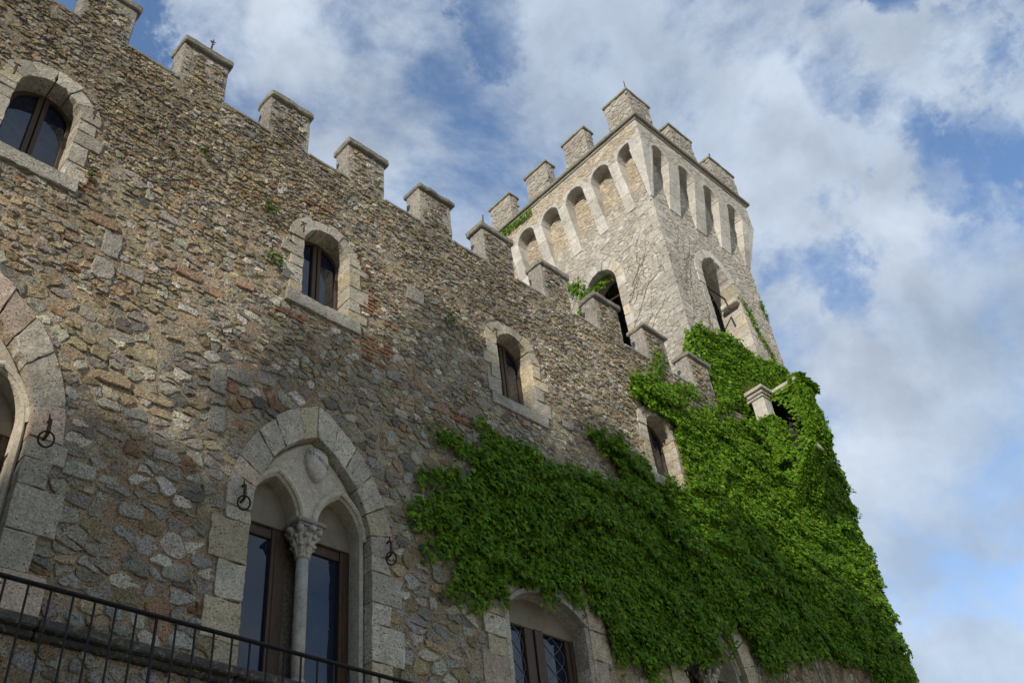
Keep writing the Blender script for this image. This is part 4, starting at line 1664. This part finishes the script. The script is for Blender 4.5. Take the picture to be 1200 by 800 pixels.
# foot of the tower
TBP = np.array([(17.9, 17.9), (18.4, 18.6), (19.09, 19.6), (19.8, 19.75), (20.65, 20.05), (21.91, 20.05), (23.0, 20.05), (24.1, 20.25), (24.3, 16.6), (20.2, 16.6), (18.9, 17.1), (18.3, 17.3)])
x, z = scatter(TBP, 30000, 8, 0.12)
ok = x > 18.85
x, z = x[ok], z[ok]
th = 0.08 + 0.35 * fb2(x, z, 1.3, 3, 95)
P = np.stack([x, 10.36 - th * np.sqrt(r_.random(len(x))), z], 1)
leaves_mesh('foliage', P, np.tile(np.array([-0.1, -1.0, 0.1]), (len(P), 1)), r_.uniform(0.07, 0.14, len(P)), leaf_tint(len(P), r_), ivy, r_=r_)
# left corner of the tower foot
n = 2200
yy = 10.4 + 0.9 * r_.random(n) ** 1.5
zz = 17.0 + (2.5 - 1.9 * (yy - 10.4)) * r_.random(n)
P = np.stack([18.92 - 0.2 * r_.random(n), yy, zz], 1)
leaves_mesh('foliage', P, np.tile(np.array([-1.0, -0.2, 0.1]), (n, 1)), r_.uniform(0.07, 0.13, n), leaf_tint(n, r_), ivy, r_=r_)
# shroud over the corner turret: front, right side and below
n = 20000
sel = r_.random(n)
px_ = np.where(sel < 0.55, r_.uniform(20.72, 21.35, n), 21.35 + 0.15 * r_.random(n))
py_ = np.where(sel < 0.55, 8.86 - 0.3 * np.sqrt(r_.random(n)), r_.uniform(8.85, 9.95, n))
pz_ = 13.7 + 4.05 * r_.random(n) ** 0.75
bl_ = fb2(px_ * 1.5, pz_, 1.6, 3, 117)
P = np.stack([px_ + (bl_ - .5) * 0.3, np.minimum(py_ + 0.05 + np.clip(15.9 - pz_, 0, 3) * 0.62 - (bl_ - .5) * 0.5, 9.93), pz_], 1)
leaves_mesh('foliage', P, np.where((sel < 0.55)[:, None], np.array([-0.2, -1.0, 0.0]), np.array([0.8, -0.5, 0.0])), r_.uniform(0.06, 0.12, n), leaf_tint(n, r_), ivy, r_=r_)
# left flank of the turret: leaves hang over its front post, its bracket and deep inside it
n = 9000
sel = r_.random(n)
pz_ = np.where(sel < 0.35, r_.uniform(15.2, 17.75, n), r_.uniform(13.9, 15.55, n))
py_ = np.where(sel < 0.35, 8.72 + 0.22 * r_.random(n), 8.85 + 1.1 * r_.random(n))
py_ = np.maximum(py_, 8.85 + np.clip(15.5 - pz_, 0, 3) * 0.72)
px_ = np.where(sel < 0.35, 20.74 - 0.12 * np.sqrt(r_.random(n)), 20.72 - 0.35 * r_.random(n) ** 2)
P = np.stack([px_, np.minimum(py_, 9.95), pz_], 1)
leaves_mesh('foliage', P, np.tile(np.array([-0.9, -0.4, 0.0]), (n, 1)), r_.uniform(0.06, 0.12, n), leaf_tint(n, r_), ivy, r_=r_)
# ragged fringe round the opening
n = 420
e_ = r_.random(n)
py_ = np.where(e_ < 0.4, r_.uniform(8.8, 9.6, n), np.where(e_ < 0.7, 8.95 + np.abs(r_.normal(0, 0.13, n)), r_.uniform(8.9, 9.9, n)))
pz_ = np.where(e_ < 0.4, 17.45 - np.abs(r_.normal(0, 0.14, n)) * (1.2 + np.sin(py_ * 9)), np.where(e_ < 0.7, r_.uniform(15.4, 17.4, n), 15.5 + np.abs(r_.normal(0, 0.28, n)) * (1 + 0.7 * np.sin(py_ * 11))))
P = np.stack([20.70 - 0.12 * r_.random(n), py_, pz_], 1)
leaves_mesh('foliage', P, np.tile(np.array([-0.9, -0.4, 0.0]), (n, 1)), r_.uniform(0.06, 0.13, n), leaf_tint(n, r_), ivy, r_=r_)
# over the lower pier and the cornice returns
n = 3800
pz_ = 15.2 + 1.4 * r_.random(n) ** 1.1
P = np.stack([r_.uniform(20.15, 20.75, n), 9.60 - 0.16 * np.sqrt(r_.random(n)), pz_], 1)
P2 = np.stack([20.27 - 0.14 * np.sqrt(r_.random(n)), r_.uniform(9.5, 9.97, n), pz_], 1)
P = np.where((r_.random(n) < 0.6)[:, None], P, P2)
leaves_mesh('foliage', P, np.tile(np.array([-0.5, -0.8, 0.0]), (n, 1)), r_.uniform(0.06, 0.12, n), leaf_tint(n, r_), ivy, r_=r_)
n = 3500
P = np.stack([r_.uniform(20.78, 21.7, n), r_.uniform(8.62, 9.75, n), 17.5 + 0.30 * r_.random(n)], 1)
leaves_mesh('foliage', P, np.tile(np.array([-0.1, -0.4, 1.0]), (n, 1)), r_.uniform(0.08, 0.14, n), leaf_tint(n, r_), ivy, r_=r_)


def strand(pts, nrm, n, spread, size=(0.06, 0.11), stem=0.008):
    pts = np.array(pts, float)
    seg = np.linalg.norm(np.diff(pts, axis=0), axis=1)
    cum = np.concatenate([[0], np.cumsum(seg)])
    s = r_.random(n) * cum[-1]
    k = np.clip(np.searchsorted(cum, s, 'right') - 1, 0, len(seg) - 1)
    f = (s - cum[k]) / seg[k]
    P = pts[k] + (pts[k + 1] - pts[k]) * f[:, None]
    nn = np.array(nrm, float)
    off = r_.normal(0, spread, (n, 3))
    off -= (off @ nn)[:, None] * nn
    P = P + off + nn * (0.03 + 0.06 * r_.random((n, 1)))
    leaves_mesh('foliage', P, np.tile(nn, (n, 1)), r_.uniform(*size, n), leaf_tint(n, r_), ivy, r_=r_)
    mb = MB()
    tube(mb, [tuple(p + nn * 0.02) for p in pts], stem, 5)
    mb.build('stem', M_STEM, ivy)


strand([(22.70, 10.40, 22.94), (22.91, 10.40, 22.12), (23.31, 10.40, 21.25), (23.64, 10.40, 20.3)], (0, -1, 0), 260, 0.09)
strand([(23.95, 10.40, 23.5), (24.08, 10.40, 22.8)], (0, -1, 0), 60, 0.06)
strand([(18.93, 14.5, 24.3), (18.93, 14.0, 24.05), (18.93, 13.70, 23.4), (18.93, 13.9, 22.6), (18.93, 14.2, 21.9)], (-1, 0, 0), 520, 0.13)
strand([(19.1, 13.6, 23.5), (19.25, 13.3, 23.72), (19.3, 12.9, 23.72)], (-1, 0, 0), 300, 0.10)
strand([(18.46, 16.6, 28.3), (18.46, 15.6, 28.2), (18.46, 14.9, 28.18)], (-1, 0, 0), 420, 0.10, (0.05, 0.09))
for pts, nn_ in (([(14.75, 9.97, 15.2), (15.6, 9.97, 15.6), (16.1, 9.97, 16.5), (16.3, 9.97, 16.95)], 380),
                 ([(15.3, 9.97, 15.0), (16.4, 9.97, 15.9), (17.6, 9.97, 16.4)], 520),
                 ([(16.6, 9.97, 15.3), (17.6, 9.97, 15.6), (18.9, 9.97, 16.6), (19.3, 9.97, 17.3)], 600)):
    strand(pts, (0, -1, 0), nn_, 0.13)
# loose runners at the ragged left end of the creeper
random.seed(29)
for (sx_, sz_), (ex_, ez_) in (((9.6, 11.3), (8.95, 11.35)), ((9.3, 10.7), (8.5, 10.35)), ((9.2, 10.2), (8.3, 9.75)), ((9.3, 9.8), (8.35, 9.45)), ((9.5, 9.4), (8.55, 9.05)),
                               ((9.6, 9.1), (8.95, 8.45)), ((10.0, 9.1), (9.4, 8.45)), ((10.4, 11.6), (9.9, 12.0)), ((13.5, 12.9), (12.95, 13.2)), ((11.3, 9.5), (11.05, 8.98)), ((11.8, 9.8), (11.75, 9.1)),
                               ((12.6, 9.2), (12.7, 8.3)), ((13.4, 8.9), (13.5, 8.15)), ((16.3, 10.3), (16.1, 9.3))):
    mid = ((sx_ + ex_) / 2 + random.uniform(-.1, .1), (sz_ + ez_) / 2 + random.uniform(-.05, .15))
    strand([(sx_, 9.93, sz_), (mid[0], 9.93, mid[1]), (ex_, 9.95, ez_)], (0, -1, 0), 210, 0.10, (0.05, 0.11))
# bare trailing stems below the leaves
random.seed(3)
for k in range(26):
    x0_ = random.uniform(16.8, 22.5)
    z0_ = random.uniform(9.4, 10.6)
    pts = [(x0_, 9.93, z0_)]
    for q in range(5):
        pts.append((pts[-1][0] + random.uniform(-0.25, 0.25), 9.93 - random.random() * 0.03, pts[-1][2] - random.uniform(0.2, 0.4)))
    mb = MB()
    tube(mb, pts, [0.018, 0.016, 0.014, 0.012, 0.01, 0.008], 5)
    mb.build('stem', M_STEM, ivy)

# dry leafless stems of the creeper fanning up the tower
random.seed(17)
for k in range(46):
    left = k % 3 != 0
    u_ = random.uniform(10.6, 15.5) if left else random.uniform(19.1, 20.5)
    z_ = random.uniform(19.5, 23.5)
    du = random.uniform(-0.45, 0.1) if left else random.uniform(-0.1, 0.35)
    pts = []
    for q in range(9):
        pts.append((18.925, u_, z_) if left else (u_, 10.395, z_))
        u_ += du * 0.45 + random.uniform(-0.14, 0.14)
        z_ += random.uniform(0.08, 0.34)
        if z_ > 25.2 or (left and not 10.5 < u_ < 17) or (not left and not 19 < u_ < 24) or (left and 12.2 < u_ < 13.9 and z_ < 24.1):
            break
    if len(pts) > 3:
        mb = MB()
        tube(mb, pts, [0.009 - 0.0007 * i_ for i_ in range(len(pts))], 5)
        mb.build('stem', M_STEM, ivy)

# ------------------------------------------------------------------ iron rings on the facade


def iron_ring(x, z, label):
    e = empty('iron_ring', (x, 9.93, z))
    tag(e, label, 'ring', 'iron rings fixed to the facade')
    mb = MB()
    tube(mb, [(x, 9.97, z + 0.26), (x, 9.90, z + 0.265), (x, 9.875, z + 0.24), (x, 9.87, z + 0.06), (x, 9.885, z + 0.03), (x, 9.97, z + 0.02)], [0.016, 0.018, 0.02, 0.024, 0.02, 0.018], 8)
    tube(mb, [(x - 0.01, 9.89, z + 0.25), (x - 0.035, 9.86, z + 0.31)], [0.013, 0.006], 6)
    mb.build('bracket', M_RUST, e)
    mb = MB()
    pts = [(x + 0.088 * math.cos(a), 9.872 - 0.03 * math.sin(a), z - 0.03 + 0.088 * math.sin(a)) for a in [2 * math.pi * k / 20 for k in range(21)]]
    tube(mb, pts, 0.012, 8, caps=False)
    mb.build('hoop', M_IRON, e)


iron_ring(2.93, 8.72, 'black iron ring hanging on the pinkish pointed window surround')
iron_ring(5.48, 8.80, 'rusty iron ring left of the twin window with the carved shield')
iron_ring(7.86, 8.74, 'dark iron ring right of the twin window with the carved shield')
iron_ring(9.98, 8.80, 'rusty iron ring left of the low arched leaded window')
iron_ring(12.50, 8.72, 'iron ring right of the low arched leaded window under the creeper')
iron_ring(14.52, 8.55, 'iron ring left of the twin window buried in creeper')

# ------------------------------------------------------------------ rods on the battlements


def rod(x, y, z, h, label, cross=True):
    mb = MB()
    tube(mb, [(x, y, z), (x + 0.01, y, z + h * 0.6), (x + 0.02, y, z + h)], [0.02, 0.017, 0.012], 6)
    if cross:
        tube(mb, [(x - 0.04, y, z + h * 0.8), (x + 0.07, y, z + h * 0.86)], 0.009, 6)
        tube(mb, [(x + 0.05, y, z + h * 0.66), (x - 0.03, y, z + h * 0.74)], 0.009, 6)
    o = mb.build('iron_rod', M_RUST)
    tag(o, label, 'rod', 'iron rods on the battlements')


rod(4.02, 9.97, 17.79, 0.40, 'thin iron rod with crossed twigs standing on a wing merlon')
rod(18.52, 9.99, 30.15, 0.50, 'thin iron rod on the corner merlon of the tower', False)
rod(23.25, 9.98, 30.15, 0.30, 'short iron rod on the right front merlon of the tower')
rod(10.62, 9.96, 17.79, 0.26, 'short bent wire on the merlon before the tower', False)

# ------------------------------------------------------------------ small plants in the wall


def wall_plant(x, z, s, label, n=60):
    e = empty('wall_plant', (x, 9.97, z))
    tag(e, label, 'plant', 'small plants rooted in the wall joints')
    P = np.stack([x + r_.normal(0, s, n), 9.94 - 0.10 * r_.random(n), z + r_.normal(0, s * 0.8, n)], 1)
    leaves_mesh('foliage', P, np.tile(np.array([0, -1.0, 0.2]), (n, 1)), r_.uniform(0.03, 0.065, n), leaf_tint(n, r_) * 0.6, e, r_=r_)
    mb = MB()
    for k in range(4):
        tube(mb, [(x, 10.0, z - s * 0.5), (x + (k - 1.5) * s * 0.6, 9.93, z + s * 0.5)], 0.006, 5)
    mb.build('stem', M_STEM, e)


wall_plant(4.22, 15.04, 0.05, 'small green tuft below the battlements between two upper windows', 40)
wall_plant(5.66, 13.44, 0.10, 'small green plant beside the left jamb of the second upper window', 80)
wall_plant(5.47, 14.55, 0.09, 'trailing green tuft level with the arch of the second upper window', 70)
wall_plant(9.40, 14.18, 0.11, 'green weed beside a white stone between two upper windows', 70)
wall_plant(8.60, 10.43, 0.07, 'small plant on bare stone at the edge of the creeper', 40)
wall_plant(2.62, 13.22, 0.035, 'tiny green sprig on the window jamb at the far end of the wing', 24)

# grass on the turret cornice
e = empty('grass_tuft', (20.4, 10.0, 17.6))
tag(e, 'dry grass tuft growing on the moulded cornice by the creeper', 'grass')
mb = MB()
random.seed(9)
for k in range(130):
    bx_, by_ = random.uniform(20.2, 20.65), random.uniform(9.75, 10.4)
    h_ = random.uniform(0.12, 0.34)
    tube(mb, [(bx_, by_, 17.59), (bx_ + random.uniform(-.06, .06), by_ - random.random() * .05, 17.6 + h_ * .6), (bx_ + random.uniform(-.14, .14), by_ - random.random() * .12, 17.6 + h_)], [0.006, 0.005, 0.002], 4, (0.16, 0.16, 0.05))
mb.build('blades', M_LEAF, e)['kind'] = 'stuff'

# ------------------------------------------------------------------ railing on the landing in front
land = empty('stone_landing', (2.0, 5.8, 0))
tag(land, 'stone stair landing carrying the black railing before the facade', 'landing')
box('slab', M_DRESSED, land, (-3.0, 6.0, 4.85, 6.3, 3.08, 3.26), 0.02, 0, 0, (0.36, 0.34, 0.29))
box('pier', M_DRESSED, land, (-2.9, 5.9, 5.0, 6.2, 0.0, 3.075), 0.02, 0, 0, (0.33, 0.31, 0.26))
rail = empty('iron_railing', (2.0, 5.0, 3.26))
tag(rail, 'black iron railing with thin upright bars crossing in front of the wall', 'railing')
box('top_rail', M_IRON, rail, (-2.9, 5.9, 4.982, 5.018, 4.306, 4.322), 0.004)
box('bottom_rail', M_IRON, rail, (-2.9, 5.9, 4.985, 5.015, 3.36, 3.375), 0.003)
vbar = box_vf(-0.0055, 0.0055, -0.0055, 0.0055, 0, 0.94, 0.002)
k = 0
xb = 1.464 - 0.12 * 34
first = None
while xb < 5.85:
    if first is None:
        mb = MB()
        mb.add(np.array(vbar[0]) + np.array((xb, 5.0, 3.365)), vbar[1])
        first = mb.build('baluster', M_IRON, rail)
    elif k % 10 == 1:
        box('post', M_IRON, rail, (xb - 0.008, xb + 0.008, 4.992, 5.008, 3.26, 4.305), 0.003)
    else:
        o = first.copy()
        COL.objects.link(o)
        o.location = (xb - 2.0, 0.0, first.location.z)
    xb += 0.12
    k += 1

# ------------------------------------------------------------------ unseen trees, added out of view to shade the lower wall


def tree(x, y, h, rad, label, seed):
    rr = np.random.default_rng(seed)
    e = empty('shade_poplar', (x, y, 0))
    tag(e, label, 'tree', 'unseen poplars added to shade the wall')
    mb = MB()
    tube(mb, [(x, y, 0), (x + .05, y, h * 0.4), (x, y + .05, h * 0.93)], [0.28, 0.2, 0.03], 8)
    for k in range(14):
        a = rr.uniform(0, 6.28)
        z0_ = rr.uniform(0.15, 0.85) * h
        rl_ = rad * 0.7 * (1 - z0_ / h * 0.7)
        tube(mb, [(x, y, z0_), (x + math.cos(a) * rl_ * .5, y + math.sin(a) * rl_ * .5, z0_ + .5), (x + math.cos(a) * rl_, y + math.sin(a) * rl_, z0_ + 1.3)], [0.06, 0.045, 0.015], 5)
    mb.build('trunk', M_BARK, e)
    n = 12000
    zz = 1.2 + (h - 1.2) * rr.random(n) ** 0.9
    u_ = zz / h
    prof = rad * np.where(u_ < 0.3, 0.6 + 1.33 * u_, 1.0 - ((u_ - 0.3) / 0.7) ** 4 * 0.75)
    an = rr.uniform(0, 6.283, n)
    lump = 0.75 + 0.6 * fbm(np.stack([np.cos(an) * 2, np.sin(an) * 2, zz * 0.9], 1), 3, seed)
    r1 = prof * np.sqrt(rr.random(n)) * lump
    P = np.stack([x + r1 * np.cos(an), y + r1 * np.sin(an), zz], 1)
    Nn = np.stack([np.cos(an), np.sin(an), np.full(n, .2)], 1)
    t = np.array([0.03, 0.06, 0.02]) * rr.uniform(0.7, 1.3, (n, 1))
    leaves_mesh('crown', P, Nn, rr.uniform(0.18, 0.36, n), t, e, r_=rr)


TREES = [(-21.5, 0.8, 18.4, 1.9), (-18.9, 0.4, 18.6, 1.9), (-16.6, 0.7, 19.2, 1.6), (-14.3, 0.4, 22.8, 1.5), (-12.3, 0.1, 24.8, 1.7),
         (-10.4, -0.9, 25.2, 1.7), (-8.8, -2.3, 25.6, 1.7), (-6.6, -3.0, 26.0, 1.8), (-4.6, -4.2, 26.6, 1.8)]
for k, (x_, y_, h_, r0) in enumerate(TREES):
    tree(x_, y_, h_, r0, 'unseen tall poplar added to shade the lower castle wall', 200 + k)
